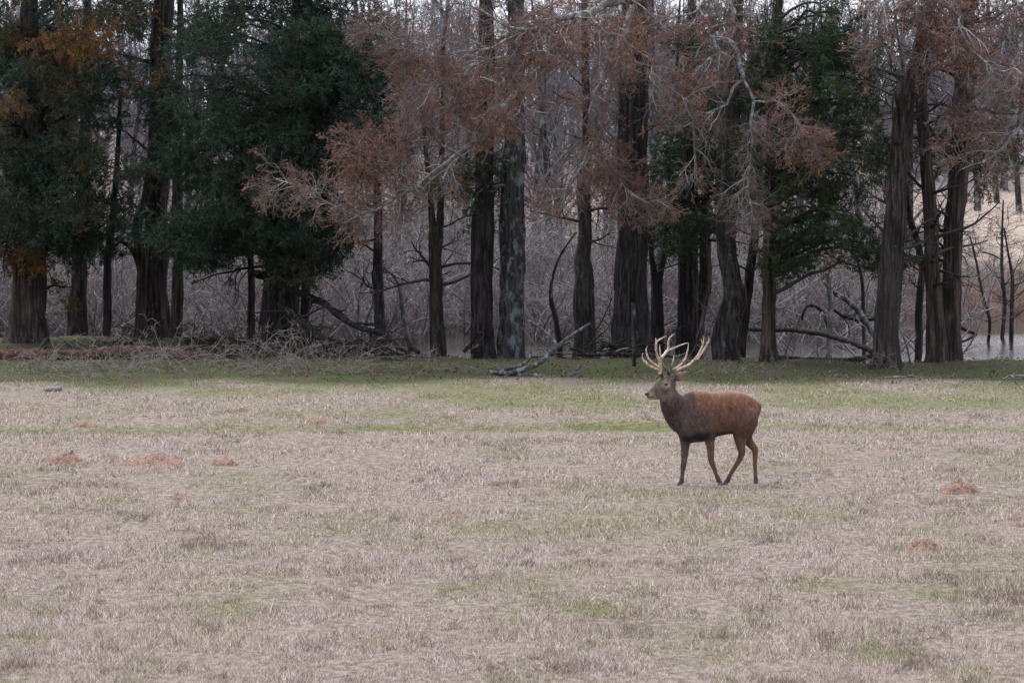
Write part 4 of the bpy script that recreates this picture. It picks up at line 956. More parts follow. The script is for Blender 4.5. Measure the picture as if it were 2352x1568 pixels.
# fence post
fp = empty('fence_post', at2(1585, 916, 87.6), 'weathered grey wooden fence post standing before the largest black trunk', 'post')
P_, W_ = resample([at2(1586, 920, 87.6), at2(1585, 880, 87.6), at2(1584, 820, 87.6), at2(1583, 756, 87.6)], [0.041, 0.041, 0.040, 0.038], 16)
m = MB(); tubes(m, P_, W_, 12, cap=True, ridge=1 + rng.normal(0, 0.04, (1, 16, 12))); m.build('shaft', M_grey_bark, fp)

# brambles
def bramble(px, py, s, seed, n=15):
    global rng
    keep = rng; rng = np.random.default_rng(seed)
    D = gdist(py * K2); g_ = at2(px, py, D); g_[2] = terrain(g_[0], g_[1])
    t = empty('bramble', g_, 'grey leafless bramble clump before ' + ('the rotten red log' if px < 480 else 'the broken dark cedar' if px < 800 else 'the dark fallen boughs' if px < 1000 else 'the dark furrowed trunk' if px < 1200 else 'the S shaped trunk' if px < 1750 else 'the young cedar' if px < 2000 else 'the twin cedars'), 'bramble', 'leafless brambles along the grass edge')
    az = rng.uniform(0, 6.28, n)
    st = g_ + np.stack([rng.normal(0, 0.45, n), rng.normal(0, 0.35, n), np.full(n, -0.02)], -1)
    st[:, 2] = terrain(st[:, 0], st[:, 1]) - 0.02
    d = np.stack([np.cos(az) * 0.9, np.sin(az) * 0.6, rng.uniform(0.4, 1.4, n)], -1)
    S = grow(st, d, rng.uniform(0.5, 1.5, n) * s, 9, 0.16, (0, 0, -0.13))
    S[..., 2] = np.maximum(S[..., 2], terrain(S[..., 0], S[..., 1]) - 0.01)
    RS = np.full((n, 9), 0.0052) * np.linspace(1, 0.5, 9)
    m = MB(); tubes(m, S, RS, 4); tag(m.build('canes', M_bramble, t), kind='stuff')
    C, RC = spawn(S, 4, 0.15, 1.0, 0.42 * s, 0.9, 5, 0.25, (0, 0, -0.05), RS, 0.6, 0.0034)
    E, RE = spawn(C, 3, 0.2, 1.0, 0.15 * s, 0.9, 4, 0.25, (0, 0, -0.02), RC, 0.6, 0.0026)
    m = MB(); tubes(m, C, RC, 3); tubes(m, E, RE, 3)
    tag(m.build('twigs', M_bramble, t), kind='stuff')
    rng = keep
r0 = np.random.default_rng(99)
for k in range(20):
    bramble(80 + k * 43 + r0.uniform(-25, 25), r0.uniform(905, 948), r0.uniform(0.7, 1.2), 1100 + k)
for k, (px, py, s) in enumerate([(1085, 935, 0.7), (1700, 925, 0.5), (1900, 925, 0.5), (1810, 930, 0.4), (2230, 925, 0.5), (1120, 930, 0.6)]):
    bramble(px, py, s, 1140 + k, 10)

# ------------------------------------------------------------------ soil mounds
def clay_material():
    m, n, l, b = mat_new('red_clay')
    f = noise(n, l, (1, 1, 1), 30, 5, 0.7)
    c = mixc(n, l, ramp(n, l, f, 0.3, 0.7), (0.11, 0.068, 0.054), (0.43, 0.285, 0.22))
    l.new(c, b.inputs['Base Color']); b.inputs['Roughness'].default_value = 0.95; b.inputs['Specular IOR Level'].default_value = 0.1
    bp = n.new('ShaderNodeBump'); bp.inputs['Strength'].default_value = 1.0; bp.inputs['Distance'].default_value = 0.04
    l.new(f, bp.inputs['Height']); l.new(bp.outputs[0], b.inputs['Normal'])
    return m
M_clay = clay_material()
MOUNDS = [(166, 1158, 98, 0.13, 'rounded mound of red clay left of the long double clay mound'), (388, 1162, 165, 0.13, 'longest mound of red clay, with two humps'), (562, 1163, 70, 0.11, 'mound of red clay at the right end of the long clay mound'),
          (128, 1222, 40, 0.06, 'small patch of red soil below the rounded clay mound'), (448, 1250, 58, 0.06, 'low patch of red soil at the end of a green streak'), (215, 1066, 68, 0.08, 'low red soil mound beside the green track on the brambles side'),
          (795, 1058, 50, 0.07, 'small dark red soil mound just past the green track'), (2400, 1232, 105, 0.14, 'domed mound of red clay beyond the stag, alone in straw grass'), (2310, 1381, 95, 0.10, 'broken orange clay mound ending in a green streak'),
          (2530, 1297, 48, 0.05, 'small orange soil patch between the domed and the broken clay mound'), (1160, 1648, 60, 0.04, 'faint orange soil patch half hidden by straw grass'), (1150, 1292, 45, 0.03, 'thin streak of bare red soil in open straw grass'), (600, 1030, 40, 0.05, 'thin bare red soil strip among greenish grass')]
mound_xy = []
for k, (px, py, wpx, h, lab) in enumerate(MOUNDS):
    D = gdist(py * K2); g_ = at2(px, py, D)
    rx = wpx * 0.62 * K2 * pm(D); ry = rx * 0.9
    mound_xy.append((g_[0], g_[1], rx, ry))
    n1, n2 = 20, 60
    V = []
    for a in range(n1 + 1):
        q = a / n1
        th = np.arange(n2) * 2 * np.pi / n2
        edge_n = 1 + 0.35 * (fbm(np.cos(th) * 1.5 + k * 7, np.sin(th) * 1.5, 300 + k, 3) - 0.5)
        x = g_[0] + rx * q * np.cos(th) * edge_n; y = g_[1] + ry * q * np.sin(th) * edge_n
        prof = (1 - q ** 2) ** 1.2
        if k == 1: prof = prof * (0.75 + 0.45 * np.cos(4.0 * q * np.cos(th)) ** 2)
        z = terrain(x, y) + 0.95 * h * prof * (0.0 + 1.9 * fbm(x * 12, y * 8, 310 + k, 4)) + 0.015 - 0.07 * q ** 4
        V.append(np.stack([x, y, z], -1))
    V = np.array(V).reshape(-1, 3)
    aa, bb = np.meshgrid(np.arange(n1), np.arange(n2), indexing='ij')
    Q = np.stack([aa * n2 + bb, (aa + 1) * n2 + bb, (aa + 1) * n2 + (bb + 1) % n2, aa * n2 + (bb + 1) % n2], -1).reshape(-1, 4)
    m = MB(); m.add(V, Q)
    o = m.build('soil_mound', M_clay)
    tag(o, lab, 'mound', 'bare soil mounds in the field')

# flat pale board in the grass
D = gdist(974 * K2); g_ = at2(132, 972, D)
m = MB(); bx = np.array([[-1, -1, 0], [1, -1, 0], [1, 1, 0], [-1, 1, 0], [-.96, -.94, 1], [.96, -.94, 1], [.96, .94, 1], [-.96, .94, 1]], float) * np.array([0.15, 0.28, 0.05])
m.add(bx + np.array([g_[0], g_[1], float(terrain(g_[0], g_[1])) + 0.02]), [(0, 3, 2, 1), (4, 5, 6, 7), (0, 1, 5, 4), (1, 2, 6, 5), (2, 3, 7, 6), (3, 0, 4, 7)])
o = m.build('flat_stone', M_pale_bark, smooth=False); tag(o, 'flat pale grey slab in the grass before the brambles', 'stone')

# ------------------------------------------------------------------ grass
def blades():
    n = 1080000
    # uniform in picture rows: density falls off with distance
    u = rng.uniform(0, 1, n)
    ya, yb = 35.0, 90.0
    y = 1 / (1 / ya + u * (1 / yb - 1 / ya))
    # extra weight to the far part
    x = rng.uniform(-1.0, 1.0, n) * (0.1225 * y + 1.6) 
    # tufts
    k = rng.integers(0, n, n); tuft = rng.uniform(0, 1, n) < 0.7
    kx, ky = x[(k // 9) * 9 % n], y[(k // 9) * 9 % n]
    x = np.where(tuft, kx + rng.normal(0, 0.05, n), x); y = np.where(tuft, ky + rng.normal(0, 0.05, n), y)
    y = np.clip(y, 34, 92)
    ok = y < bank_edge(x) - 0.2 + rng.uniform(-0.6, 0.4, n)
    for (mx, my, rx, ry) in mound_xy:
        q = ((x - mx) / rx) ** 2 + ((y - my) / ry) ** 2
        ok &= (q > 0.75) | (rng.uniform(0, 1, n) < 0.10 + 0.6 * q ** 2)
    x, y = x[ok], y[ok]; n = len(x)
    g, d, e = field_tint(x, y)
    hn = fbm(x * 2.0, y * 1.2, 91, 3)
    h = rng.uniform(0.02, 0.062, n) * (0.35 + 1.4 * sstep(0.25, 0.75, hn) * (0.5 + fbm(x * 9, y * 6, 93, 2))) * (1 - 0.35 * e) * (1 - 0.3 * g)
    tall = rng.uniform(0, 1, n) < 0.02; h = np.where(tall & (e < 0.5), h * 1.9, h)
    z = terrain(x, y)
    az = rng.uniform(0, 6.283, n); tilt = np.abs(rng.normal(0.65, 0.4, n))
    dx, dy = np.cos(az) * np.sin(tilt), np.sin(az) * np.sin(tilt)
    tip = np.stack([x + dx * h * 1.3, y + dy * h * 1.3, z + np.maximum(np.cos(tilt), 0.2) * h], -1)
    wd = rng.uniform(0.0025, 0.0062, n) * (0.7 + 0.012 * (y - 35))
    a2 = rng.uniform(0, 6.283, n)
    s = np.stack([np.cos(a2) * wd, np.sin(a2) * wd, 0 * wd], -1)
    b = np.stack([x, y, z - 0.01], -1)
    V = np.stack([b - s, b + s, tip], 1).reshape(-1, 3)
    T_ = np.arange(n * 3).reshape(n, 3)
    m = MB(); m.add(V, None, T_, np.repeat(np.where(rng.uniform(0, 1, n) < g, 1.0, g * 0.4), 3))
    mt, nn, l, bs = mat_new('grass')
    ge_ = nn.new('ShaderNodeNewGeometry')
    a1 = nn.new('ShaderNodeAttribute'); a1.attribute_name = 'mixv'
    a2_ = nn.new('ShaderNodeAttribute'); a2_.attribute_name = 'dark'
    a3 = nn.new('ShaderNodeAttribute'); a3.attribute_name = 'edge'
    r_ = ge_.outputs['Random Per Island']
    f2 = noise(nn, l, (1, 0.6, 1), 0.5, 4, 0.6)
    straw = mixc(nn, l, r_, (0.20, 0.155, 0.142), (0.84, 0.715, 0.66))
    tan = mixc(nn, l, r_, (0.19, 0.155, 0.13), (0.81, 0.69, 0.585))
    straw = mixc(nn, l, ramp(nn, l, f2, 0.40, 0.60), straw, tan)
    straw = mixc(nn, l, a2_.outputs['Fac'], straw, mixc(nn, l, r_, (0.10, 0.075, 0.06), (0.27, 0.20, 0.165)))
    green = mixc(nn, l, r_, (0.13, 0.15, 0.05), (0.34, 0.36, 0.14))
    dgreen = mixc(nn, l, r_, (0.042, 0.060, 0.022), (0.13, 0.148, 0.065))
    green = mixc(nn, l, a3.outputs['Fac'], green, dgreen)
    c = mixc(nn, l, a1.outputs['Fac'], straw, green)
    l.new(c, bs.inputs['Base Color']); bs.inputs['Roughness'].default_value = 0.85; bs.inputs['Specular IOR Level'].default_value = 0.15
    # back zone: green share rises towards the trees
    o = m.build('grass', mt, smooth=False)
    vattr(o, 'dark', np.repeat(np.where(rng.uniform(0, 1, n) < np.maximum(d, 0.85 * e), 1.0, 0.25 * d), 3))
    vattr(o, 'edge', np.repeat(e, 3))
    gm = np.where(rng.uniform(0, 1, n) < np.maximum(g * (1 - 0.5 * e), e * (0.25 + 0.7 * sstep(0.40, 0.6, fbm(x * 0.45, y * 0.35, 131, 4)))), 1.0, g * 0.35)
    o.data.attributes['mixv'].data.foreach_set('value', np.repeat(gm, 3).astype(np.float32))
    tag(o, 'short dormant straw grass with green patches covering the field', 'grass', kind='stuff')
blades()

# fallen leaves on the bank
n = 3500
x = rng.uniform(-14, 14, n); y = bank_edge(x) - rng.uniform(0, 1, n) ** 1.3 * 8.0
m = MB(); z = terrain(x, y) + 0.025
leaves(m, np.stack([x, y, z], -1), np.stack([rng.normal(0, 1, n), rng.normal(0, 1, n), rng.normal(0.25, 0.25, n)], -1), rng.uniform(0.03, 0.08, n), rng.uniform(0.02, 0.05, n), 0.0)
mt = twig('fallen_leaf', (0.05, 0.034, 0.026), (0.17, 0.12, 0.09))
tag(m.build('leaf_litter', mt, smooth=False), 'scattered brown fallen leaves on the green bank under the trees', 'leaf litter', kind='stuff')

# ------------------------------------------------------------------ the stag
SD, SPX = 58.3, 683.0          # distance, study-sheet pixels per metre
stag_o = at2(1560 + 700 / 3.7325, 820 + 1490 / 3.7325, SD)
def S3(zx, zy, dy=0.0):
    """study sheet (zx, zy) and depth behind the mid plane -> stag-local metres"""
    return np.array([(zx - 700) / SPX, dy, (1490 - zy) / SPX - dy * 0.083])
YAW = 0.36
def bd(zx):          # depth of the body's mid plane at zx: the chest is nearer than the rump
    return (zx - 800) / SPX * YAW

def loft(mb, rings, S=24):
    K = len(rings); V = np.concatenate(rings)
    k, s = np.meshgrid(np.arange(K - 1), np.arange(S), indexing='ij')
    q = np.stack([k * S + s, k * S + (s + 1) % S, (k + 1) * S + (s + 1) % S, (k + 1) * S + s], -1).reshape(-1, 4)
    n = len(V); V = np.concatenate([V, [rings[0].mean(0)], [rings[-1].mean(0)]])
    t = [((i + 1) % S, i, n) for i in range(S)] + [((K - 1) * S + i, (K - 1) * S + (i + 1) % S, n + 1) for i in range(S)]
    mb.add(V, q, t)

body = MB()
th = np.arange(24) * 2 * np.pi / 24
ax_h = np.array([math.cos(math.atan(YAW)), math.sin(math.atan(YAW)), 0]); side = np.array([-ax_h[1], ax_h[0], 0])
rings = []
stn = [(1264, 722, 800, .05), (1248, 698, 850, .11), (1215, 676, 905, .155), (1165, 648, 965, .19), (1100, 622, 1000, .205), (1030, 612, 1003, .215), (960, 616, 1012, .225), (880, 623, 1026, .235), (800, 620, 1052, .235), (740, 608, 1078, .225), (680, 604, 1088, .215), (620, 616, 1088, .20), (570, 640, 1070, .18), (520, 690, 1035, .15), (490, 740, 980, .11)]
for (zx, zt, zb, wd) in stn:
    c = S3(zx, 0.5 * (zt + zb), bd(zx)); a = (zb - zt) / 2 / SPX
    s_ = np.sin(th); co = np.cos(th)
    wprof = wd * (1.0 - 0.18 * s_)          # narrower towards the spine, round belly
    rings.append(c + side[None] * (co * wprof)[:, None] + np.array([0, 0, 1.0])[None] * (s_ * a)[:, None])
loft(body, rings)

def limb_tube(pts, S=16, squash=1.0):
    """pts (zx, zy, r, dy[, half-width])"""
    P_ = np.array([S3(p[0], p[1], p[3]) for p in pts]); r = np.array([p[2] for p in pts]); wv = np.array([p[4] if len(p) > 4 else p[2] * squash for p in pts])
    n = max(10, len(pts) * 4)
    P2, r2 = resample(P_, r, n); _, w2 = resample(P_, wv, n)
    Tn = np.gradient(P2, axis=0); Tn = norm(Tn)
    yv = np.array([0, 1.0, 0]); 
    Bv = norm(np.cross(np.broadcast_to(yv, Tn.shape), Tn)); Av = np.cross(Tn, Bv)
    t_ = np.arange(S) * 2 * np.pi / S
    return [P2[k] + Bv[k] * (np.cos(t_) * r2[k])[:, None] + Av[k] * (np.sin(t_) * w2[k])[:, None] for k in range(n)]

fx = bd(600)
# neck, thick and maned
loft(body, limb_tube([(640, 850, .27, bd(640), .17), (560, 830, .265, bd(570), .17), (500, 790, .225, bd(520) - .01, .155), (450, 735, .178, bd(480) - .03, .135), (415, 672, .140, bd(450) - .05, .115), (400, 610, .115, bd(430) - .05, .10)]), 16)
# head
hd = bd(400) - .05
loft(body, limb_tube([(445, 535, .075, hd + .02, .075), (420, 545, .118, hd, .095), (375, 560, .122, hd - .01, .098), (335, 585, .105, hd - .03, .085), (295, 612, .082, hd - .05, .066), (255, 634, .068, hd - .07, .055), (222, 648, .058, hd - .085, .048), (200, 654, .042, hd - .095, .038)]), 16)
# lower jaw
loft(body, limb_tube([(350, 655, .045, hd - .02, .05), (300, 668, .034, hd - .045, .042), (250, 680, .022, hd - .07, .034), (218, 684, .014, hd - .085, .026)]), 16)
# brow ridges
for sgn in (-1, 1):
    loft(body, limb_tube([(398, 530, .03, hd + sgn * .072), (372, 528, .032, hd - .01 + sgn * .085), (345, 540, .02, hd - .02 + sgn * .07)]), 16)
# pedicles
loft(body, limb_tube([(335, 480, .03, hd - .055), (331, 440, .026, hd - .06)]), 16)
loft(body, limb_tube([(405, 470, .03, hd + .05), (412, 430, .026, hd + .06)]), 16)
# ears
loft(body, limb_tube([(450, 508, .028, hd - .05, .022), (490, 487, .052, hd - .08, .020), (532, 462, .046, hd - .08, .016), (590, 430, .006, hd - .07, .006)]), 16)
loft(body, limb_tube([(430, 480, .02, hd + .10, .02), (470, 462, .034, hd + .17, .016), (505, 446, .03, hd + .22, .012), (545, 425, .006, hd + .26, .006)]), 16)
# legs: (study x, study y, radius, depth)
def leg(pts, dep):
    loft(body, limb_tube([(p[0], p[1], p[2], dep + (p[3] if len(p) > 3 else 0)) for p in pts], squash=0.8), 16)
FR = bd(560) + 0.10; FL = bd(780) - 0.12; HL = bd(1100) - 0.11; HR = bd(1150) + 0.11
leg([(580, 960, .12), (572, 1060, .078), (568, 1130, .062), (563, 1210, .050), (557, 1275, .044), (551, 1315, .044), (546, 1360, .033), (541, 1410, .030), (536, 1450, .036), (530, 1475, .036)], FR)
leg([(730, 780, .08), (745, 850, .13), (765, 920, .14), (785, 1010, .098), (798, 1090, .066), (805, 1170, .052), (806, 1235, .047), (816, 1275, .044), (835, 1330, .033), (855, 1390, .030), (873, 1432, .036), (885, 1462, .036)], FL)
leg([(1150, 770, .10), (1140, 830, .165), (1118, 900, .185), (1100, 965, .150), (1088, 1040, .098), (1090, 1110, .070), (1100, 1165, .055), (1098, 1205, .048), (1068, 1270, .038), (1028, 1335, .034), (992, 1395, .031), (972, 1440, .037), (962, 1465, .036)], HL)
leg([(1160, 790, .10), (1160, 870, .15), (1150, 930, .14), (1145, 1000, .105), (1165, 1065, .070), (1200, 1110, .056), (1232, 1150, .050), (1236, 1190, .041), (1234, 1260, .034), (1238, 1340, .031), (1240, 1405, .030), (1242, 1440, .036), (1244, 1452, .034)], HR)
# tail stub
loft(body, limb_tube([(1245, 715, .03, bd(1250)), (1268, 745, .03, bd(1270)), (1274, 790, .018, bd(1275)), (1272, 815, .008, bd(1272))]), 16)

tmp = bpy.data.objects.new('tmp', body.mesh('tmp')); COL.objects.link(tmp)
rm = tmp.modifiers.new('r', 'REMESH'); rm.mode = 'VOXEL'; rm.voxel_size = 0.0105
smo = tmp.modifiers.new('s', 'SMOOTH'); smo.factor = 0.5; smo.iterations = 16
dg = bpy.context.evaluated_depsgraph_get()
bm_ = bpy.data.meshes.new_from_object(tmp.evaluated_get(dg))
bpy.data.objects.remove(tmp)
nv = len(bm_.vertices); V = np.empty(nv * 3, np.float32); bm_.vertices.foreach_get('co', V); V = V.reshape(-1, 3).astype(float)
NV = np.empty(nv * 3, np.float32); bm_.vertices.foreach_get('normal', NV); NV = NV.reshape(-1, 3).astype(float)

def coat(p, nz):
    """coat colour of a red deer stag by body region, plus a painted highlight on the back"""
    zx = p[:, 0] * SPX + 700; zy = 1490 - (p[:, 2] + p[:, 1] * 0.083) * SPX
    n1 = fbm(zx * 0.012, zy * 0.012 + p[:, 1] * 3, 401, 3); n2 = fbm(zx * 0.05, zy * 0.03 + p[:, 1] * 9, 405, 3)
    red = np.array([0.200, 0.092, 0.055]); mid = np.array([0.125, 0.070, 0.050]); grey = np.array([0.105, 0.074, 0.064]); dark = np.array([0.030, 0.022, 0.020]); legc = np.array([0.135, 0.080, 0.058]); headc = np.array([0.15, 0.112, 0.095]); pale = np.array([0.34, 0.255, 0.20])
    C = np.broadcast_to(mid, (len(p), 3)).copy()
    def mix(C, c, f): return C * (1 - f[:, None]) + c * f[:, None]
    C = mix(C, red, sstep(880, 690, zy + 70 * (n1 - 0.5)) )
    C = mix(C, np.array([0.33, 0.175, 0.115]), 0.7 * sstep(680, 615, zy) * sstep(600, 700, zx))  # highlight along the top of the back, painted into the coat colour
    # neck, shoulder: grey brown
    lineb = 620 + (zy - 650) * 0.62 + 150 * (n1 - 0.5) + 60 * (n2 - 0.5)
    sh = sstep(90, -110, zx - lineb) * sstep(1060, 1000, zy - 0 * zx)
    C = mix(C, grey, sh)
    C = mix(C, np.array([0.06, 0.043, 0.040]), 0.7 * sstep(520, 400, zx - 0.25 * (zy - 700)) * sstep(700, 760, zy) * sstep(1100, 950, zy))
    # belly and brisket
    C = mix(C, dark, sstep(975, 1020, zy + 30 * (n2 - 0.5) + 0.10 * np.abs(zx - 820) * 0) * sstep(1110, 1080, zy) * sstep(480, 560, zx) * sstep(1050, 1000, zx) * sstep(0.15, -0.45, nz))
    C = mix(C, dark, 0.75 * sstep(30, 0, np.abs(zx - 575) - 40) * sstep(640, 645, zy) * sstep(660, 655, zy))
    # legs
    lg = sstep(1040, 1110, zy)
    C = mix(C, legc, lg * sstep(720, 700, np.abs(zx - 0) * 0 + zx) * 0 + lg * 0.9)
    C = mix(C, np.array([0.105, 0.078, 0.068]), 0.8 * sstep(1040, 1100, zy) * sstep(700, 650, zx))
    C = mix(C, np.array([0.20, 0.105, 0.06]), 0.6 * lg * sstep(1180, 1225, zx))
    C = mix(C, np.array([0.06, 0.045, 0.04]), 0.8 * sstep(1380, 1460, zy))
    C = mix(C, np.array([0.045, 0.03, 0.026]), 0.6 * sstep(20, -20, zx - (1290 - (zy - 700) * 0.42)) * 0)
    # small dark and reddish marks on the flank
    C = mix(C, dark, 0.9 * np.exp(-((zx - 988) / 13) ** 2 - ((zy - 780) / 17) ** 2))
    C = mix(C, np.array([0.09, 0.035, 0.025]), 0.7 * np.exp(-((zx - 880) / 9) ** 2 - ((zy - 885) / 18) ** 2))
    # head
    hm = sstep(30, -30, zx - 455) * sstep(730, 670, zy + 0.25 * (zx - 330))
    C = mix(C, headc, hm)
    C = mix(C, np.array([0.085, 0.062, 0.055]), hm * sstep(30, -30, (zy - 545) + (zx - 330) * 0.62) * 0.8)
    C = mix(C, np.array([0.035, 0.026, 0.024]), hm * sstep(505, 470, zy) * sstep(440, 420, zx))
    C = mix(C, pale, hm * 0.85 * sstep(44, 12, np.hypot((zx - 378) * 0.9, (zy - 554) * 1.05) - 10) * (p[:, 1] < hd))
    C = mix(C, pale, hm * 0.9 * sstep(295, 255, zx) * sstep(610, 635, zy))
    C = mix(C, pale * 0.8, hm * 0.4 * sstep(640, 670, zy) * sstep(400, 330, zx))
    C = mix(C, pale * 0.75, 0.8 * sstep(470, 500, zx) * sstep(530, 500, zy))
    C = mix(C, np.array([0.05, 0.038, 0.034]), 0.75 * np.exp(-((zx - 545) / 40) ** 2 - ((zy - 470 - (530 - zx) * 0.5) / 9) ** 2))
    C = C * 0.86 * (0.55 + 0.90 * n2)[:, None]
    return np.clip(C, 0.008, 0.6)

colr = coat(V, NV[:, 2])
def color_attr(me, arr):
    a_ = me.color_attributes.new('coat', 'FLOAT_COLOR', 'POINT'); a_.data.foreach_set('color', np.concatenate([arr, np.ones((len(arr), 1))], 1).astype(np.float32).ravel())
color_attr(bm_, colr)
def coat_material():
    m, n, l, b = mat_new('deer_coat')
    a_ = n.new('ShaderNodeAttribute'); a_.attribute_name = 'coat'
    f = noise(n, l, (30, 30, 80), 1.0, 4, 0.7, obj=True)
    c = mixc(n, l, 1.0, a_.outputs['Color'], mixc(n, l, ramp(n, l, f, 0.3, 0.7), (0.72, 0.72, 0.72), (1.25, 1.22, 1.2)), 'MULTIPLY')
    l.new(c, b.inputs['Base Color']); b.inputs['Roughness'].default_value = 0.75; b.inputs['Specular IOR Level'].default_value = 0.2
    b.inputs['Sheen Weight'].default_value = 0.08; b.inputs['Sheen Roughness'].default_value = 0.5
    return m
M_coat = coat_material()
stag = empty('stag', stag_o, 'brown red deer stag with large pale antlers walking across the straw grass', 'deer')
stag.location.z = float(terrain(stag_o[0], stag_o[1]))
def part(name, me_or_mb, mat, parent=stag, smooth=True):
    me = me_or_mb.mesh(name, smooth) if isinstance(me_or_mb, MB) else me_or_mb
    o = bpy.data.objects.new(name, me); COL.objects.link(o); o.parent = parent
    me.materials.clear(); me.materials.append(mat)
    if smooth: me.polygons.foreach_set('use_smooth', np.ones(len(me.polygons), bool))
    return o
body_o = part('body', bm_, M_coat)

# fur: short hairs lying back along the coat
bm_.calc_loop_triangles()
nt3 = len(bm_.loop_triangles); tv = np.empty(nt3 * 3, np.int32); bm_.loop_triangles.foreach_get('vertices', tv); tv = tv.reshape(-1, 3)
area = 0.5 * np.linalg.norm(np.cross(V[tv[:, 1]] - V[tv[:, 0]], V[tv[:, 2]] - V[tv[:, 0]]), axis=1)
NH = 90000
ti = rng.choice(nt3, NH, p=area / area.sum())
uv = rng.dirichlet((1, 1, 1), NH)
hp = (V[tv[ti]] * uv[..., None]).sum(1); hn = norm((NV[tv[ti]] * uv[..., None]).sum(1)); hc = (colr[tv[ti]] * uv[..., None]).sum(1)
hzx = hp[:, 0] * SPX + 700; hzy = 1490 - (hp[:, 2] + hp[:, 1] * 0.083) * SPX
head_m = sstep(30, -30, hzx - 455) * sstep(730, 670, hzy + 0.25 * (hzx - 330))
neck_m = sstep(660, 600, hzx) * sstep(600, 680, hzy) * sstep(1120, 1060, hzy) * (1 - head_m)
leg_m = sstep(1040, 1110, hzy)
flow = np.stack([0.9 - 0.7 * neck_m - 0.8 * leg_m, 0.25 + 0 * hzx, -0.35 - 0.6 * neck_m - 0.7 * leg_m], -1) + rng.normal(0, 0.22, (NH, 3))
flow = norm(flow - (flow * hn).sum(1, keepdims=True) * hn)
ln = (0.022 + 0.024 * neck_m - 0.008 * leg_m - 0.008 * head_m) * rng.uniform(0.6, 1.3, NH)
ln = np.where((hzy > 985) & (hzy < 1100) & (hn[:, 2] < -0.3), ln * 1.6, ln)
bare = (np.hypot(hzx - 378, hzy - 552) < 34) | (hzx < 240)
ln = np.where(bare, 0.003, ln)
sd_ = norm(np.cross(hn, flow)) * 0.0024
base = hp - hn * 0.001
tip = hp + norm(flow + hn * 0.30) * ln[:, None]
fm = MB(); fm.add(np.stack([base - sd_, base + sd_, tip], 1).reshape(-1, 3), None, np.arange(NH * 3).reshape(-1, 3))
fme = fm.mesh('fur', False)
color_attr(fme, np.repeat(hc * rng.uniform(0.5, 1.7, (NH, 1)) * (0.75 + 0.5 * vnoise(hzx * 0.10 - hzy * 0.05, hzy * 0.03 + hp[:, 1] * 20, 433))[:, None], 3, axis=0))
tag(part('fur', fme, M_coat, body_o, False), kind='stuff')

# antlers, traced on a second sheet (1580..1800 x 830..1030 of the 2560 picture, 7.84x)
def A3(ax_, ay_, dy):
    px = 1580 + ax_ / 7.841; py = 830 + ay_ / 7.841
    return S3((px - 1560) * 3.7325, (py - 820) * 3.7325, dy)
def antler(parts_, m):
    for pts in parts_:
        P_ = np.array([A3(p[0], p[1], p[3]) for p in pts]); r = np.array([p[2] for p in pts])
        n = max(8, len(pts) * 4); P2, r2 = resample(P_, r, n)
        tubes(m, P2, r2 * 1.0, 10, cap=True, ridge=1 + 0.05 * np.random.default_rng(3).normal(0, 1, (1, n, 10)))
    return m
h0 = hd - .06; h1 = hd + .06
right_antler = [
    [(525, 890, .024, h0), (530, 840, .025, h0), (535, 780, .024, h0 - .02), (528, 690, .024, h0 - .04), (530, 600, .025, h0 - .06), (550, 540, .021, h0 - .07)],
    [(520, 815, .017, h0 - .01), (470, 790, .017, h0 - .08), (400, 765, .016, h0 - .14), (290, 712, .015, h0 - .19), (215, 645, .0135, h0 - .22), (168, 560, .010, h0 - .23), (186, 475, .003, h0 - .23)],
    [(285, 715, .008, h0 - .19), (258, 665, .007, h0 - .20), (243, 612, .002, h0 - .20)],
    [(530, 755, .016, h0 - .02), (470, 725, .0155, h0 - .07), (400, 680, .0145, h0 - .10), (320, 615, .0135, h0 - .13), (268, 520, .012, h0 - .15), (248, 420, .009, h0 - .16), (272, 338, .003, h0 - .16)],
    [(535, 640, .022, h0 - .06), (488, 570, .019, h0 - .08), (455, 480, .016, h0 - .10), (442, 360, .015, h0 - .11), (446, 255, .014, h0 - .12), (437, 205, .007, h0 - .12), (434, 172, .002, h0 - .12)],
    [(448, 260, .012, h0 - .12), (490, 225, .011, h0 - .12), (560, 185, .009, h0 - .10), (648, 133, .003, h0 - .08)],
    [(545, 560, .011, h0 - .06), (525, 480, .011, h0 - .09), (515, 390, .009, h0 - .11), (517, 303, .003, h0 - .12)],
    [(545, 570, .020, h0 - .06), (595, 515, .019, h0 - .02), (645, 450, .017, h0 + .02), (690, 385, .0155, h0 + .05), (688, 300, .013, h0 + .06), (702, 205, .011, h0 + .07), (750, 135, .008, h0 + .08), (812, 88, .003, h0 + .09)],
    [(680, 410, .013, h0 + .04), (745, 392, .0105, h0 + .07), (850, 347, .0085, h0 + .10), (980, 292, .0075, h0 + .13), (1092, 260, .003, h0 + .15)]]
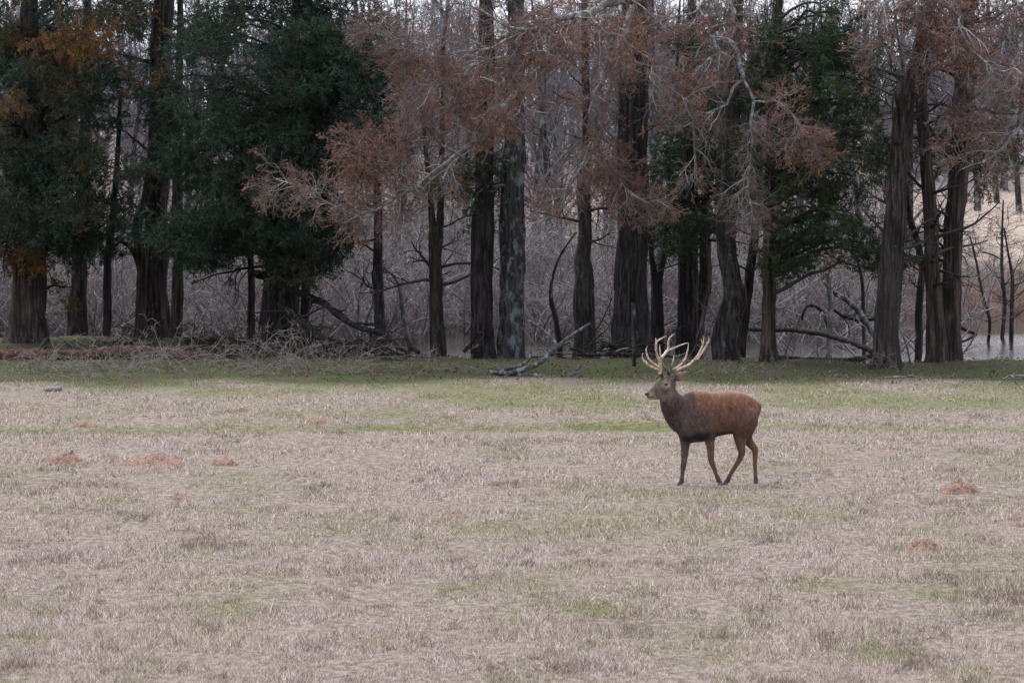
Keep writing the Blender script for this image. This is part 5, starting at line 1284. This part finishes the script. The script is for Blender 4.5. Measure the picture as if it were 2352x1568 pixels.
left_antler = [
    [(700, 880, .023, h1), (720, 830, .024, h1), (780, 815, .021, h1 + .03), (860, 800, .019, h1 + .06), (950, 758, .018, h1 + .10), (1100, 692, .017, h1 + .14), (1200, 600, .016, h1 + .17), (1290, 490, .0145, h1 + .19), (1350, 370, .012, h1 + .20), (1388, 260, .009, h1 + .20), (1396, 180, .007, h1 + .20), (1383, 110, .003, h1 + .20)],
    [(1380, 290, .009, h1 + .20), (1362, 235, .006, h1 + .20), (1344, 172, .002, h1 + .20)],
    [(1200, 605, .011, h1 + .17), (1275, 570, .013, h1 + .14), (1350, 470, .014, h1 + .13), (1425, 350, .013, h1 + .12), (1475, 260, .010, h1 + .12), (1500, 200, .007, h1 + .12), (1490, 125, .003, h1 + .12)],
    [(1450, 310, .008, h1 + .12), (1450, 270, .006, h1 + .12), (1438, 228, .002, h1 + .12)],
    [(700, 835, .017, h1), (655, 785, .015, h1 - .08), (615, 735, .012, h1 - .14), (585, 670, .004, h1 - .17)],
    [(730, 830, .014, h1), (750, 770, .012, h1 - .04), (766, 700, .011, h1 - .06), (788, 610, .009, h1 - .07), (800, 506, .003, h1 - .07)],
    [(760, 815, .016, h1 + .02), (820, 775, .016, h1 + .02), (890, 735, .0155, h1 + .02), (980, 640, .0145, h1 + .03), (1040, 540, .013, h1 + .03), (1076, 400, .010, h1 + .04), (1092, 268, .003, h1 + .04)]]
def antler_material():
    m, n, l, b = mat_new('antler')
    f = noise(n, l, (1, 1, 1), 24, 4, 0.6, obj=True)
    tc = n.new('ShaderNodeTexCoord'); sx = n.new('ShaderNodeSeparateXYZ'); l.new(tc.outputs['Object'], sx.inputs[0])
    c = mixc(n, l, ramp(n, l, f, 0.3, 0.7), (0.20, 0.135, 0.095), (0.60, 0.47, 0.37))
    at_ = n.new('ShaderNodeAttribute'); at_.attribute_name = 'mixv'
    c = mixc(n, l, at_.outputs['Fac'], c, (0.055, 0.038, 0.032))
    l.new(c, b.inputs['Base Color']); b.inputs['Roughness'].default_value = 0.55
    return m
M_antler = antler_material()
o = part('antler', antler(right_antler, MB()), M_antler); o['label'] = 'pale antler above the brow with wide crown'
lm = antler(left_antler, MB())
o = part('antler', lm, M_antler); o['label'] = 'antler swept back with dark stained base'
co_ = np.concatenate(lm.v); ref_ = A3(700, 800, h1)
o.data.attributes['mixv'].data.foreach_set('value', (0.85 * sstep(0.16, 0.05, np.linalg.norm((co_ - ref_) * np.array([1, 0.3, 1]), axis=1))).astype(np.float32))

def solid(name, c, a=(0.02, 0.02, 0.02), rough=0.3):
    m, n, l, b = mat_new(name)
    f = noise(n, l, (1, 1, 1), 40, 2, 0.5, obj=True)
    l.new(mixc(n, l, f, c, tuple(x * 1.7 for x in c)), b.inputs['Base Color']); b.inputs['Roughness'].default_value = rough
    return m
M_nose = solid('wet_nose', (0.014, 0.013, 0.015), rough=0.35)
M_eye = solid('dark_eye', (0.012, 0.008, 0.006), rough=0.08)
M_hoof = solid('hoof', (0.022, 0.018, 0.016), rough=0.5)
def ell(c, r, axes=None, nu=14, nv_=10):
    u = np.arange(nu) * 2 * np.pi / nu; v = np.linspace(0, np.pi, nv_)
    U, Vv = np.meshgrid(u, v)
    X = np.stack([np.cos(U) * np.sin(Vv) * r[0], np.sin(U) * np.sin(Vv) * r[1], np.cos(Vv) * r[2]], -1).reshape(-1, 3)
    if axes is not None: X = X @ np.asarray(axes)
    m = MB(); k, s = np.meshgrid(np.arange(nv_ - 1), np.arange(nu), indexing='ij')
    m.add(X + c, np.stack([k * nu + s, (k + 1) * nu + s, (k + 1) * nu + (s + 1) % nu, k * nu + (s + 1) % nu], -1).reshape(-1, 4))
    return m
part('nose', ell(S3(205, 640, hd - .105), (.034, .042, .031)), M_nose)
mo = MB(); P2 = np.array([S3(205, 672, hd - .125), S3(240, 671, hd - .122), S3(270, 672, hd - .112)]); tubes(mo, P2, np.array([.006, .006, .004]), 6, cap=True); part('mouth', mo, M_nose)
part('eye', ell(S3(380, 551, hd - .098), (.028, .022, .020)), M_eye)
part('eye', ell(S3(345, 548, hd + .085), (.022, .016, .016)), M_eye)
def hoof(zx, dep, dirx=-1, dyz=0.0):
    m = MB()
    for sgn in (-1, 1):
        c = np.array([(zx - 700) / SPX, dep + sgn * 0.018, 0.0])
        rr_ = []
        for (h_, l0, l1, wd) in [(-0.01, -0.045, 0.030, 0.019), (0.02, -0.038, 0.030, 0.019), (0.05, -0.020, 0.028, 0.017), (0.078, -0.008, 0.022, 0.013)]:
            t_ = np.arange(12) * 2 * np.pi / 12
            xx = np.where(np.cos(t_) < 0, np.cos(t_) * -l0, np.cos(t_) * l1) * (-dirx)
            rr_.append(c + np.stack([xx, np.sin(t_) * wd, np.full(12, h_)], -1))
        loft(m, rr_, 12)
    part('hoof', m, M_hoof)
hoof(522, FR); hoof(895, FL); hoof(950, HL); hoof(1246, HR)
